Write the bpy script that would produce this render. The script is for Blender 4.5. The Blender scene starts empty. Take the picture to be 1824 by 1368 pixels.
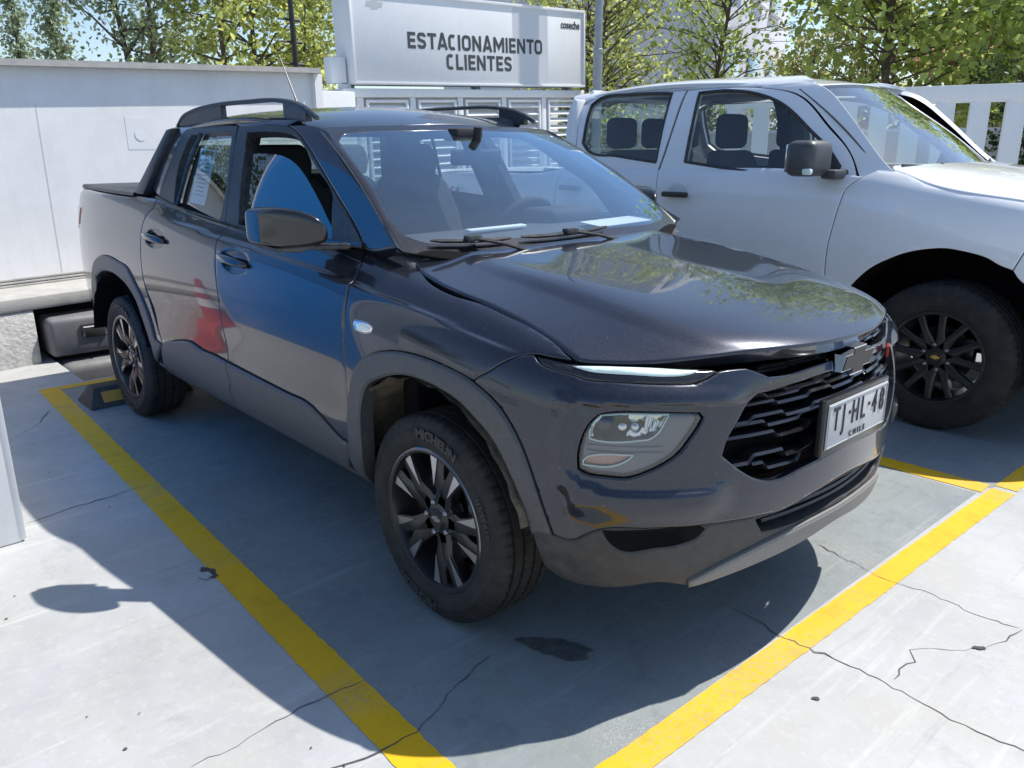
import bpy, bmesh, math, random
import numpy as np
from mathutils import Vector, Matrix
from mathutils.geometry import delaunay_2d_cdt
random.seed(7); rng = np.random.default_rng(7)
S = bpy.context.scene
COL = S.collection
# ------------------------------------------------------------------ camera
cam_d = bpy.data.cameras.new('camera'); cam = bpy.data.objects.new('camera', cam_d); COL.objects.link(cam)
def _cam(pos, yaw, pitch, roll, f):
    fw = Vector((math.cos(yaw)*math.cos(pitch), math.sin(yaw)*math.cos(pitch), math.sin(pitch)))
    r = Vector((math.sin(yaw), -math.cos(yaw), 0)); u = r.cross(fw)
    r2 = math.cos(roll)*r + math.sin(roll)*u; u2 = -math.sin(roll)*r + math.cos(roll)*u
    M = Matrix((r2, u2, -fw)).transposed().to_4x4(); M.translation = pos
    cam.matrix_world = M
    cam_d.sensor_fit = 'HORIZONTAL'; cam_d.sensor_width = 36; cam_d.lens = f/1824*36
    cam_d.clip_start = .05; cam_d.clip_end = 3000
_cam(Vector((1.88524, -2.22829, 1.46574)), 2.40367, -0.28629, -0.00539, 1450.70432)
S.camera = cam
# ------------------------------------------------------------------ sky, sun, exposure
SUN = Vector((.20, .63, 1.0)).normalized()
w = bpy.data.worlds.new('World'); S.world = w; w.use_nodes = True
nt = w.node_tree; bg = nt.nodes['Background']; sky = nt.nodes.new('ShaderNodeTexSky'); sky.sky_type = 'NISHITA'
sky.sun_disc = False; sky.sun_elevation = math.asin(SUN.z); sky.sun_rotation = math.atan2(SUN.x, SUN.y)
sky.air_density = 1.0; sky.dust_density = .6; sky.ozone_density = 2.5
nt.links.new(sky.outputs[0], bg.inputs[0]); bg.inputs[1].default_value = .13
sd = bpy.data.lights.new('sun', 'SUN'); sun = bpy.data.objects.new('sun', sd); COL.objects.link(sun)
sd.energy = 4.4; sd.angle = math.radians(.53); sd.color = (1, .955, .89)
sun.rotation_euler = SUN.to_track_quat('Z', 'Y').to_euler()
S.view_settings.view_transform = 'Standard'; S.view_settings.look = 'None'; S.view_settings.gamma = 1
S.view_settings.use_curve_mapping = False; S.view_settings.exposure = .42
S.render.engine = 'CYCLES'
S.cycles.max_bounces = 10; S.cycles.transparent_max_bounces = 12; S.cycles.glossy_bounces = 5; S.cycles.diffuse_bounces = 4
S.cycles.use_denoising = True; S.cycles.sample_clamp_indirect = 8; S.cycles.caustics_reflective = False; S.cycles.caustics_refractive = False
# ------------------------------------------------------------------ materials
def mat(name, col, rough=.5, metal=0, coat=0, coat_r=.03, spec=.5, bump=None, var=None, dirt=None, emis=None, trans=0, alpha=None, flake=None):
    """principled material; var=(scale,amount) value noise, bump=(scale,strength[,dist]), dirt=(colour,amount,scale)"""
    m = bpy.data.materials.new(name); m.use_nodes = True; n = m.node_tree.nodes; L = m.node_tree.links; b = n['Principled BSDF']
    c4 = (*col, 1); b.inputs['Base Color'].default_value = c4; b.inputs['Roughness'].default_value = rough; b.inputs['Metallic'].default_value = metal
    b.inputs['Coat Weight'].default_value = coat; b.inputs['Coat Roughness'].default_value = coat_r; b.inputs['Specular IOR Level'].default_value = spec
    b.inputs['Transmission Weight'].default_value = trans
    tc = n.new('ShaderNodeTexCoord'); out = None
    def noise(sc, det=4, ro=.6):
        t = n.new('ShaderNodeTexNoise'); t.inputs['Scale'].default_value = sc; t.inputs['Detail'].default_value = det; t.inputs['Roughness'].default_value = ro
        L.new(tc.outputs['Object'], t.inputs['Vector']); return t
    def ramp(src, a, bb):
        r = n.new('ShaderNodeMapRange'); r.inputs[1].default_value = a; r.inputs[2].default_value = bb; L.new(src, r.inputs[0]); return r
    def mix(fac, c1, c2):
        x = n.new('ShaderNodeMix'); x.data_type = 'RGBA'
        if isinstance(fac, float): x.inputs[0].default_value = fac
        else: L.new(fac, x.inputs[0])
        for i, cc in ((6, c1), (7, c2)):
            if isinstance(cc, tuple): x.inputs[i].default_value = cc
            else: L.new(cc, x.inputs[i])
        return x.outputs[2]
    cur = c4
    if var:
        t = noise(var[0], 6); r = ramp(t.outputs[0], .3, .7)
        lo = tuple(max(0, x*(1-var[1])) for x in col)+(1,); hi = tuple(min(1, x*(1+var[1])) for x in col)+(1,)
        cur = mix(r.outputs[0], lo, hi)
    if flake:
        t = n.new('ShaderNodeTexVoronoi'); t.inputs['Scale'].default_value = flake[0]; L.new(tc.outputs['Object'], t.inputs['Vector'])
        r = ramp(t.outputs['Distance'], 0, .5)
        cur = mix(r.outputs[0], tuple(min(1, x*flake[1]) for x in col)+(1,), cur)
    if dirt:
        t = noise(dirt[2], 8, .7); r = ramp(t.outputs[0], .40, .85)
        mm = n.new('ShaderNodeMath'); mm.operation = 'MULTIPLY'; L.new(r.outputs[0], mm.inputs[0]); mm.inputs[1].default_value = dirt[1]
        cur = mix(mm.outputs[0], cur, (*dirt[0], 1))
        r2 = n.new('ShaderNodeMapRange'); r2.inputs[3].default_value = rough; r2.inputs[4].default_value = min(1, rough+.4); L.new(mm.outputs[0], r2.inputs[0]); L.new(r2.outputs[0], b.inputs['Roughness'])
    if not isinstance(cur, tuple): L.new(cur, b.inputs['Base Color'])
    if bump:
        t = noise(bump[0], 6); bp = n.new('ShaderNodeBump'); bp.inputs['Strength'].default_value = bump[1]; bp.inputs['Distance'].default_value = bump[2] if len(bump) > 2 else .002
        L.new(t.outputs[0], bp.inputs['Height']); L.new(bp.outputs[0], b.inputs['Normal'])
    if emis:
        b.inputs['Emission Color'].default_value = (*emis[0], 1); b.inputs['Emission Strength'].default_value = emis[1]
    if alpha is not None: b.inputs['Alpha'].default_value = alpha
    return m
def glass_mat(name, tint=(.9, .95, .95), haze=0., hazecol=(.6, .62, .62), rough=.0, dustscale=7, boost=1.0, mirror=(1, 1, 1)):
    """thin pane: tinted see-through mixed with a mirror by Fresnel, plus a film of dust"""
    m = bpy.data.materials.new(name); m.use_nodes = True; n = m.node_tree.nodes; L = m.node_tree.links
    for x in list(n): n.remove(x)
    o = n.new('ShaderNodeOutputMaterial'); t = n.new('ShaderNodeBsdfTransparent'); t.inputs[0].default_value = (*tint, 1)
    g = n.new('ShaderNodeBsdfGlossy'); g.inputs['Roughness'].default_value = rough; g.inputs[0].default_value = (*mirror, 1)
    fr = n.new('ShaderNodeFresnel'); gb = n.new('ShaderNodeNewGeometry'); ri = n.new('ShaderNodeMapRange'); ri.inputs[3].default_value = 1.55; ri.inputs[4].default_value = 1/1.55; L.new(gb.outputs['Backfacing'], ri.inputs[0]); L.new(ri.outputs[0], fr.inputs[0])
    k = n.new('ShaderNodeMath'); k.operation = 'MULTIPLY'; k.inputs[1].default_value = 1.7*boost; k.use_clamp = True; L.new(fr.outputs[0], k.inputs[0])
    a = n.new('ShaderNodeMixShader'); L.new(k.outputs[0], a.inputs[0]); L.new(t.outputs[0], a.inputs[1]); L.new(g.outputs[0], a.inputs[2])
    last = a
    if haze > 0:
        tc = n.new('ShaderNodeTexCoord'); nz = n.new('ShaderNodeTexNoise'); nz.inputs['Scale'].default_value = dustscale; nz.inputs['Detail'].default_value = 10; nz.inputs['Roughness'].default_value = .72
        L.new(tc.outputs['Object'], nz.inputs['Vector'])
        r = n.new('ShaderNodeMapRange'); r.inputs[1].default_value = .32; r.inputs[2].default_value = .75; r.inputs[3].default_value = haze*.35; r.inputs[4].default_value = haze*1.6; L.new(nz.outputs[0], r.inputs[0])
        d = n.new('ShaderNodeBsdfDiffuse'); d.inputs[0].default_value = (*hazecol, 1)
        q = n.new('ShaderNodeMixShader'); L.new(r.outputs[0], q.inputs[0]); L.new(a.outputs[0], q.inputs[1]); L.new(d.outputs[0], q.inputs[2]); last = q
    L.new(last.outputs[0], o.inputs[0]); return m
def dust_paint(name, col, dust=(.30, .28, .25), amount=.25, flake=1.8, rough=.28, low=None):
    """metallic car paint under clear coat, with flakes, thin road dust and specks"""
    m = mat(name, col, rough=rough, metal=.55, coat=1, coat_r=.035)
    n = m.node_tree.nodes; L = m.node_tree.links; b = n['Principled BSDF']; tc = n.new('ShaderNodeTexCoord'); b.inputs['Coat IOR'].default_value = 1.52; b.inputs['Specular IOR Level'].default_value = .2
    v = n.new('ShaderNodeTexVoronoi'); v.inputs['Scale'].default_value = 1400; L.new(tc.outputs['Object'], v.inputs['Vector'])
    fm = n.new('ShaderNodeMix'); fm.data_type = 'RGBA'; L.new(v.outputs['Color'], fm.inputs[0])
    sp = n.new('ShaderNodeSeparateColor'); L.new(v.outputs['Color'], sp.inputs[0]); pw = n.new('ShaderNodeMath'); pw.operation = 'POWER'; pw.inputs[1].default_value = 4; L.new(sp.outputs[0], pw.inputs[0]); L.new(pw.outputs[0], fm.inputs[0])
    fm.inputs[6].default_value = (*col, 1); fm.inputs[7].default_value = (*[min(1, c*flake*1.5) for c in col], 1)
    n1 = n.new('ShaderNodeTexNoise'); n1.inputs['Scale'].default_value = 3.5; n1.inputs['Detail'].default_value = 9; n1.inputs['Roughness'].default_value = .75; L.new(tc.outputs['Object'], n1.inputs['Vector'])
    n2 = n.new('ShaderNodeTexNoise'); n2.inputs['Scale'].default_value = 260; n2.inputs['Detail'].default_value = 3; L.new(tc.outputs['Object'], n2.inputs['Vector'])
    r1 = n.new('ShaderNodeMapRange'); r1.inputs[1].default_value = .38; r1.inputs[2].default_value = .8; r1.inputs[3].default_value = .15; L.new(n1.outputs[0], r1.inputs[0])
    r2 = n.new('ShaderNodeMapRange'); r2.inputs[1].default_value = .40; r2.inputs[2].default_value = .75; L.new(n2.outputs[0], r2.inputs[0])
    mu = n.new('ShaderNodeMath'); mu.operation = 'MULTIPLY'; L.new(r1.outputs[0], mu.inputs[0]); L.new(r2.outputs[0], mu.inputs[1])
    # thin dust settles on faces that look up
    ge = n.new('ShaderNodeNewGeometry'); sx = n.new('ShaderNodeSeparateXYZ'); L.new(ge.outputs['Normal'], sx.inputs[0])
    up = n.new('ShaderNodeMapRange'); up.inputs[1].default_value = -.2; up.inputs[2].default_value = .9; up.inputs[3].default_value = .12; up.inputs[4].default_value = 1; L.new(sx.outputs[2], up.inputs[0])
    m2 = n.new('ShaderNodeMath'); m2.operation = 'MULTIPLY'; L.new(mu.outputs[0], m2.inputs[0]); L.new(up.outputs[0], m2.inputs[1])
    m3 = n.new('ShaderNodeMath'); m3.operation = 'MULTIPLY'; m3.inputs[1].default_value = amount; L.new(m2.outputs[0], m3.inputs[0])
    # sparse bright specks (grit, bird and bug marks)
    v2 = n.new('ShaderNodeTexVoronoi'); v2.inputs['Scale'].default_value = 55; v2.inputs['Randomness'].default_value = 1; L.new(tc.outputs['Object'], v2.inputs['Vector'])
    s2 = n.new('ShaderNodeSeparateColor'); L.new(v2.outputs['Color'], s2.inputs[0])
    th = n.new('ShaderNodeMath'); th.operation = 'GREATER_THAN'; th.inputs[1].default_value = .93; L.new(s2.outputs[1], th.inputs[0])
    dd = n.new('ShaderNodeMath'); dd.operation = 'LESS_THAN'; dd.inputs[1].default_value = .11; L.new(v2.outputs['Distance'], dd.inputs[0])
    sk = n.new('ShaderNodeMath'); sk.operation = 'MULTIPLY'; L.new(th.outputs[0], sk.inputs[0]); L.new(dd.outputs[0], sk.inputs[1])
    s3 = n.new('ShaderNodeMath'); s3.operation = 'MULTIPLY'; s3.inputs[1].default_value = min(.7, amount*1.6); L.new(sk.outputs[0], s3.inputs[0])
    ad = n.new('ShaderNodeMath'); ad.operation = 'MAXIMUM'; L.new(m3.outputs[0], ad.inputs[0]); L.new(s3.outputs[0], ad.inputs[1])
    dm = n.new('ShaderNodeMix'); dm.data_type = 'RGBA'; L.new(ad.outputs[0], dm.inputs[0]); L.new(fm.outputs[2], dm.inputs[6]); dm.inputs[7].default_value = (*dust, 1)
    L.new(dm.outputs[2], b.inputs['Base Color'])
    iv = n.new('ShaderNodeMath'); iv.operation = 'SUBTRACT'; iv.inputs[0].default_value = 1; L.new(ad.outputs[0], iv.inputs[1])
    L.new(iv.outputs[0], b.inputs['Coat Weight'])
    mt = n.new('ShaderNodeMath'); mt.operation = 'MULTIPLY'; mt.inputs[1].default_value = .55; L.new(iv.outputs[0], mt.inputs[0]); L.new(mt.outputs[0], b.inputs['Metallic'])
    return m
# ------------------------------------------------------------------ mesh helpers
def mesh_obj(name, V, F, m=None, parent=None, smooth=True, normals=None, loc=None, rot=None):
    me = bpy.data.meshes.new(name); me.from_pydata([tuple(map(float, v)) for v in V], [], [tuple(int(i) for i in f) for f in F])
    if smooth: me.polygons.foreach_set('use_smooth', [True]*len(me.polygons))
    me.update()
    if normals is not None: me.normals_split_custom_set_from_vertices([tuple(map(float, x)) for x in normals])
    o = bpy.data.objects.new(name, me); COL.objects.link(o)
    if m: me.materials.append(m)
    if parent: o.parent = parent
    if loc is not None: o.location = loc
    if rot is not None: o.rotation_euler = rot
    return o
def bm_obj(name, bm, m=None, parent=None, smooth=False, loc=None, rot=None, auto=None):
    me = bpy.data.meshes.new(name); bm.normal_update(); bm.to_mesh(me); bm.free()
    if smooth or auto: me.polygons.foreach_set('use_smooth', [True]*len(me.polygons))
    if auto: me.set_sharp_from_angle(angle=math.radians(auto))
    o = bpy.data.objects.new(name, me); COL.objects.link(o)
    if m: me.materials.append(m)
    if parent: o.parent = parent
    if loc is not None: o.location = loc
    if rot is not None: o.rotation_euler = rot
    return o
def b_box(bm, c, s, R=None):
    vs = []
    for x in (-.5, .5):
        for y in (-.5, .5):
            for z in (-.5, .5):
                p = Vector((x*s[0], y*s[1], z*s[2]))
                if R: p = R @ p
                vs.append(bm.verts.new(p+Vector(c)))
    for f in ((0, 1, 3, 2), (4, 6, 7, 5), (0, 4, 5, 1), (2, 3, 7, 6), (0, 2, 6, 4), (1, 5, 7, 3)): bm.faces.new([vs[i] for i in f])
    return vs
def box(name, c, s, m, parent=None, bev=.006, seg=2, rot=None):
    bm = bmesh.new(); b_box(bm, (0, 0, 0), s)
    if bev: bmesh.ops.bevel(bm, geom=bm.edges[:], offset=min(bev, min(s)*.45), segments=seg, affect='EDGES', profile=.5)
    return bm_obj(name, bm, m, parent, loc=c, rot=rot, auto=40)
def b_tube(bm, pts, r, n=8, cap=True):
    pts = [Vector(p) for p in pts]; rs = r if isinstance(r, (list, tuple)) else [r]*len(pts)
    rings = []; up = Vector((0, 0, 1))
    for i, p in enumerate(pts):
        d = (pts[min(i+1, len(pts)-1)]-pts[max(i-1, 0)]).normalized()
        a = d.cross(up if abs(d.z) < .95 else Vector((1, 0, 0))).normalized(); b = d.cross(a)
        rings.append([bm.verts.new(p+(a*math.cos(t)+b*math.sin(t))*rs[i]) for t in [2*math.pi*k/n for k in range(n)]])
    for q, w_ in zip(rings, rings[1:]):
        for k in range(n): bm.faces.new((q[k], q[(k+1) % n], w_[(k+1) % n], w_[k]))
    if cap: bm.faces.new(rings[0][::-1]); bm.faces.new(rings[-1])
def tube(name, pts, r, m, parent=None, n=8):
    bm = bmesh.new(); b_tube(bm, pts, r, n); return bm_obj(name, bm, m, parent, auto=50)
def b_prism(bm, poly, f0, f1):
    """poly: 2-D points; f0/f1 map (a,b)->3-D for the two caps"""
    A = [bm.verts.new(f0(*p)) for p in poly]; B = [bm.verts.new(f1(*p)) for p in poly]; n = len(poly)
    bm.faces.new(A[::-1]); bm.faces.new(B)
    for i in range(n): bm.faces.new((A[i], A[(i+1) % n], B[(i+1) % n], B[i]))
def lathe(name, prof, m, parent=None, n=48, axis='y', auto=35, radfun=None):
    """prof: (radius, along-axis) points"""
    V = []; F = []
    for k in range(n):
        t = 2*math.pi*k/n
        for i, (r, a) in enumerate(prof):
            rr = radfun(r, a, k, i) if radfun else r
            V.append((rr*math.cos(t), a, rr*math.sin(t)) if axis == 'y' else (rr*math.cos(t), rr*math.sin(t), a))
    q = len(prof)
    for k in range(n):
        for i in range(q-1):
            F.append((k*q+i, ((k+1) % n)*q+i, ((k+1) % n)*q+i+1, k*q+i+1))
    o = mesh_obj(name, V, F, m, parent)
    bm = bmesh.new(); bm.from_mesh(o.data); bmesh.ops.recalc_face_normals(bm, faces=bm.faces[:]); bm.to_mesh(o.data); bm.free()
    if auto: o.data.set_sharp_from_angle(angle=math.radians(auto))
    return o
def text_mesh(txt, size, extrude=.001, bold=0., sx=1., align='CENTER', spacing=1.0):
    cu = bpy.data.curves.new('t', 'FONT'); cu.body = txt; cu.size = size; cu.extrude = extrude; cu.offset = bold; cu.align_x = align; cu.align_y = 'CENTER'; cu.space_character = spacing; cu.resolution_u = 4
    ob = bpy.data.objects.new('t', cu); COL.objects.link(ob); bpy.context.view_layer.update()
    me = bpy.data.meshes.new_from_object(ob.evaluated_get(bpy.context.evaluated_depsgraph_get()))
    bpy.data.objects.remove(ob); bpy.data.curves.remove(cu)
    for v in me.vertices: v.co.x *= sx
    return me
def text_obj(name, txt, size, m, parent, loc, rot, **k):
    me = text_mesh(txt, size, **k); me.materials.clear(); me.materials.append(m)
    o = bpy.data.objects.new(name, me); COL.objects.link(o); o.parent = parent; o.location = loc; o.rotation_euler = rot; return o
def stroke_word(word, h, t, gap, wscale=1.):
    """heavy condensed capitals drawn as thick strokes; returns list of convex quads in 2-D, centred"""
    def rr(x0, y0, x1, y1, r, a, b):      # rounded path from corner code a to b (0 right-top ... counter-clockwise)
        P = []; cs = [(x1-r, y1-r, 0), (x0+r, y1-r, 90), (x0+r, y0+r, 180), (x1-r, y0+r, 270)]
        for k in range(a, b+1):
            cx, cy, s = cs[k % 4]; P += [(cx+r*math.cos(math.radians(s+q*22.5)), cy+r*math.sin(math.radians(s+q*22.5))) for q in range(5)]
        return P
    w = .50*wscale; e = t/2; L = {}
    def box_(x0, x1): return (x0+e, e, x1-e, 1-e)
    L['E'] = (w*.86, [[(e, 0), (e, 1)], [(0, 1-e), (w*.86, 1-e)], [(0, .5), (w*.80, .5)], [(0, e), (w*.86, e)]])
    L['L'] = (w*.82, [[(e, 0), (e, 1)], [(0, e), (w*.82, e)]]); L['I'] = (t, [[(e, 0), (e, 1)]])
    L['T'] = (w*.98, [[(w*.49, 0), (w*.49, 1)], [(0, 1-e), (w*.98, 1-e)]])
    L['N'] = (w*1.08, [[(e, 0), (e, 1)], [(w*1.08-e, 0), (w*1.08-e, 1)], [(e, 1-e*.4), (w*1.08-e, e*.4)]])
    m_ = w*1.36; L['M'] = (m_, [[(e, 0), (e, 1)], [(m_-e, 0), (m_-e, 1)], [(e, 1-e*.3), (m_/2, .30), (m_-e, 1-e*.3)]])
    a_ = w*1.16; L['A'] = (a_, [[(e*.9, 0), (a_/2-e*.25, 1-.03), (a_/2+e*.25, 1-.03), (a_-e*.9, 0)], [(a_*.2, .26), (a_*.8, .26)]])
    o_ = w*1.06; b0 = box_(0, o_); r = min(w*.36, .20); P = rr(*b0, r, 0, 3); L['O'] = (o_, [P+[P[0]]])
    c_ = w*.94; b1 = box_(0, c_); P = rr(*b1, r, 0, 3); L['C'] = (c_, [P[2:-2]])
    s_ = w*.94; x0, x1 = e, s_-e; q = .22
    S_ = [(x1, .74), (x1, 1-e-.10), (x1-.08, 1-e-.01), (s_/2, 1-e), (x0+.08, 1-e-.02), (x0, 1-e-.12), (x0, .66), (x0+.06, .56), (s_/2, .5), (x1-.06, .44), (x1, .34), (x1, e+.12), (x1-.08, e+.02), (s_/2, e), (x0+.08, e+.01), (x0, e+.10), (x0, .26)]
    L['S'] = (s_, [S_])
    quads = []; x = 0
    for ci, ch in enumerate(word):
        wd, ps = L[ch]
        if word[max(0, ci-1):ci+1] in ('TA', 'AC', 'TO'): x -= gap*.5
        for p in ps:
            p = [np.array(q_) for q_ in p]; n = len(p); nr = []
            for i in range(n):
                d0 = p[i]-p[i-1] if i else p[1]-p[0]; d1 = p[i+1]-p[i] if i < n-1 else p[i]-p[i-1]
                d0 = d0/np.linalg.norm(d0); d1 = d1/np.linalg.norm(d1); n0 = np.array([-d0[1], d0[0]]); n1 = np.array([-d1[1], d1[0]]); m2 = n0+n1; m2 /= np.linalg.norm(m2); nr.append(m2*e/max(.5, m2@n0))
            if np.allclose(p[0], p[-1]): nr[0] = nr[-1] = (nr[0]+nr[-1])/2
            for i in range(n-1): quads.append([((p_+[x, 0])*h) for p_ in (p[i]-nr[i], p[i+1]-nr[i+1], p[i+1]+nr[i+1], p[i]+nr[i])])
        x += wd+gap
    tot_ = (x-gap)*h; return [[q_-np.array([tot_/2, h/2]) for q_ in qd] for qd in quads], tot_
def empty(name, loc=(0, 0, 0), rz=0, label=None, cat=None, group=None, parent=None):
    o = bpy.data.objects.new(name, None); COL.objects.link(o); o.location = loc; o.rotation_euler = (0, 0, rz); o.empty_display_size = .1
    if parent: o.parent = parent
    return tag(o, label, cat, group)
def tag(o, label=None, cat=None, group=None, kind=None):
    if label: o['label'] = label
    if cat: o['category'] = cat
    if group: o['group'] = group
    if kind: o['kind'] = kind
    return o

# ---- uniform cubic B-spline surface through a control net (clamped by end extrapolation) ----
def _bas(t):
    return np.stack([(1-t)**3,3*t**3-6*t**2+4,-3*t**3+3*t**2+3*t+1,t**3],-1)/6
def _dbas(t):
    return np.stack([-(1-t)**2*3,9*t**2-12*t,-9*t**2+6*t+3,3*t**2],-1)/6
class Net:
    """u in [0,nu-1] along axis 0, v in [0,nv-1] along axis 1"""
    def __init__(s,C):
        C=np.asarray(C,float); s.nu,s.nv=C.shape[:2]
        C=np.concatenate([2*C[:1]-C[1:2],C,2*C[-1:]-C[-2:-1]],0)
        C=np.concatenate([2*C[:,:1]-C[:,1:2],C,2*C[:,-1:]-C[:,-2:-1]],1)
        s.C=C
    def __call__(s,u,v,n=False):
        u=np.asarray(u,float);v=np.asarray(v,float)
        iu=np.clip(np.floor(u).astype(int),0,s.nu-2);iv=np.clip(np.floor(v).astype(int),0,s.nv-2)
        tu=u-iu;tv=v-iv
        bu,bv=_bas(tu),_bas(tv)
        I=iu[...,None,None]+np.arange(4)[:,None]; J=iv[...,None,None]+np.arange(4)[None,:]
        G=s.C[I,J]
        P=np.einsum('...ijk,...i,...j->...k',G,bu,bv)
        if not n: return P
        du=np.einsum('...ijk,...i,...j->...k',G,_dbas(tu),bv); dv=np.einsum('...ijk,...i,...j->...k',G,bu,_dbas(tv))
        N=np.cross(du,dv); N/=np.linalg.norm(N,axis=-1,keepdims=True)+1e-12
        return P,N
# ---- lower body shell: rear corner -> side -> front corner -> nose (right half, y<0) ----
PLAN=np.array([(-3.86,-.45),(-3.84,-.66),(-3.72,-.79),(-3.40,-.845),(-3.00,-.880),(-2.55,-.893),(-2.10,-.899),(-1.65,-.902),(-1.2,-.902),(-.75,-.900),
  (-.35,-.898),(0.0,-.897),(.27,-.890),(.47,-.860),(.62,-.790),(.735,-.67),(.81,-.52),(.862,-.34),(.892,-.17),(.905,0.),(.892,.17)])
def _sec(zs,ss): return list(zip(zs,ss))
# sections: (z, inset) rows bottom->top, 13 rows
SEC={ # column -> rows
 0:_sec([.34,.40,.48,.58,.68,.78,.88,.97,1.05,1.12,1.17,1.215,1.22],[.12,.07,.04,.02,.01,.0,.0,.01,.02,.03,.04,.05,.12]),
 3:_sec([.33,.37,.43,.52,.62,.73,.84,.94,1.03,1.11,1.17,1.222,1.23],[.16,.09,.04,.015,.006,.0,.0,.006,.016,.03,.042,.056,.13]),
 6:_sec([.30,.345,.41,.50,.60,.71,.82,.92,1.01,1.08,1.14,1.195,1.24],[.165,.09,.036,.014,.006,.002,.0,.004,.014,.030,.055,.085,.115]),
 9:_sec([.285,.33,.395,.48,.58,.69,.80,.90,.98,1.04,1.09,1.135,1.175],[.165,.09,.036,.014,.006,.002,.0,.004,.016,.032,.060,.090,.12]),
 10:_sec([.278,.325,.388,.475,.575,.685,.79,.885,.955,1.01,1.055,1.095,1.125],[.16,.088,.035,.013,.005,.001,0,.005,.018,.04,.075,.125,.26]),
 11:_sec([.27,.32,.38,.47,.57,.68,.78,.87,.93,.98,1.02,1.05,1.065],[.155,.085,.034,.012,.004,.0,.0,.006,.022,.050,.090,.14,.23]),
 13:_sec([.24,.29,.37,.47,.57,.67,.76,.83,.88,.92,.955,.975,.985],[.13,.07,.028,.010,.002,.0,.004,.014,.028,.050,.085,.14,.23]),
 15:_sec([.21,.26,.34,.44,.55,.66,.75,.81,.855,.89,.915,.93,.94],[.12,.065,.028,.010,.0,.002,.010,.020,.030,.045,.065,.10,.2]),
 17:_sec([.225,.265,.33,.43,.54,.65,.74,.80,.845,.88,.91,.93,.94],[.10,.06,.03,.01,.0,.005,.015,.022,.028,.036,.045,.06,.2]),
 20:_sec([.235,.275,.34,.43,.54,.65,.74,.80,.845,.88,.915,.935,.945],[.09,.055,.03,.012,.0,.006,.016,.022,.026,.032,.04,.05,.2]),
}
def shell_net(PLAN=PLAN,SEC=SEC):
    PR=PLAN[:-1]; PL=np.concatenate([PR,PR[-2::-1]*[1,-1]]); n=len(PL); h=len(PR)-1
    T=np.gradient(PL,axis=0); N=np.stack([T[:,1],-T[:,0]],1); N/=np.linalg.norm(N,axis=1)[:,None]
    ks=sorted(SEC); A=np.array([SEC[k] for k in ks],float)
    C=np.zeros((n,A.shape[1],3))
    for jj in range(n):
        j=min(jj,2*h-jj)
        i=max(0,min(len(ks)-2,np.searchsorted(ks,j,'right')-1)); t=(j-ks[i])/(ks[i+1]-ks[i]); t=t*t*(3-2*t)*.5+t*.5
        S_=A[i]*(1-t)+A[i+1]*t
        C[jj,:,0]=PL[jj,0]-N[jj,0]*S_[:,1]; C[jj,:,1]=PL[jj,1]-N[jj,1]*S_[:,1]; C[jj,:,2]=S_[:,0]
    net=Net(C); net.plan=PL; return net
# ---- upper cab side (door frames, glass, pillars), right half ----
def cab_net():
    Z=[1.02,1.08,1.14,1.22,1.30,1.38,1.46,1.525,1.565,1.59,1.60]
    Y=[.845,.828,.808,.782,.755,.726,.694,.664,.632,.58,.50]
    X=np.linspace(-2.6,.1,14)
    C=np.zeros((14,11,3))
    for i,x in enumerate(X):
        r=.025*max(0,(-1.7-x)); f=.055*(max(0,x+1.55)/.55)**1.5
        for j in range(11):
            C[i,j]=(x,-(Y[j]-r-f*(j/7.)**1.0*(1 if j<8 else 7./j)),Z[j]-.03*max(0,(-1.75-x))*(j/10))
    return Net(C)
def roof_net():
    # u: header -> rear, v: side -> centre
    X=np.linspace(-.85,-2.32,9)
    Zc=[1.528,1.578,1.612,1.632,1.640,1.640,1.632,1.616,1.59]
    Wd=[.575,.60,.62,.635,.645,.645,.64,.635,.62]
    Yv=[1.,.92,.78,.6,.4,.2,0,-.2]
    D=[.062,.042,.030,.019,.009,.002,0,.002]
    C=np.zeros((9,8,3))
    for i in range(9):
        for j in range(8):
            C[i,j]=(X[i]-.11*Yv[j]**2*max(0,1-i/4.), -Yv[j]*Wd[i], Zc[i]-D[j]*(1.1 if i>2 else .6+.16*i))
    return Net(C)
def ws_net():
    # u: cowl -> header, v: side -> centre
    n=7; C=np.zeros((n,8,3)); Yv=[1.0,.88,.72,.55,.37,.18,0,-.18]
    for i in range(n):
        t=i/(n-1)*1.16-.06
        xs,ys,zs=-.33+t*(-1.004+.33),.735+t*(.605-.735),1.165+t*(1.537-1.165)
        xc,zc=-.13+t*(-.935+.13),1.085+t*(1.553-1.085)
        bow=.025*4*t*(1-t)
        for j,w in enumerate(Yv):
            q=abs(w)**2.2
            C[i,j]=(xc+(xs-xc)*q+bow*.5, -ys*w, zc+(zs-zc)*q+bow)
    return Net(C)
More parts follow.
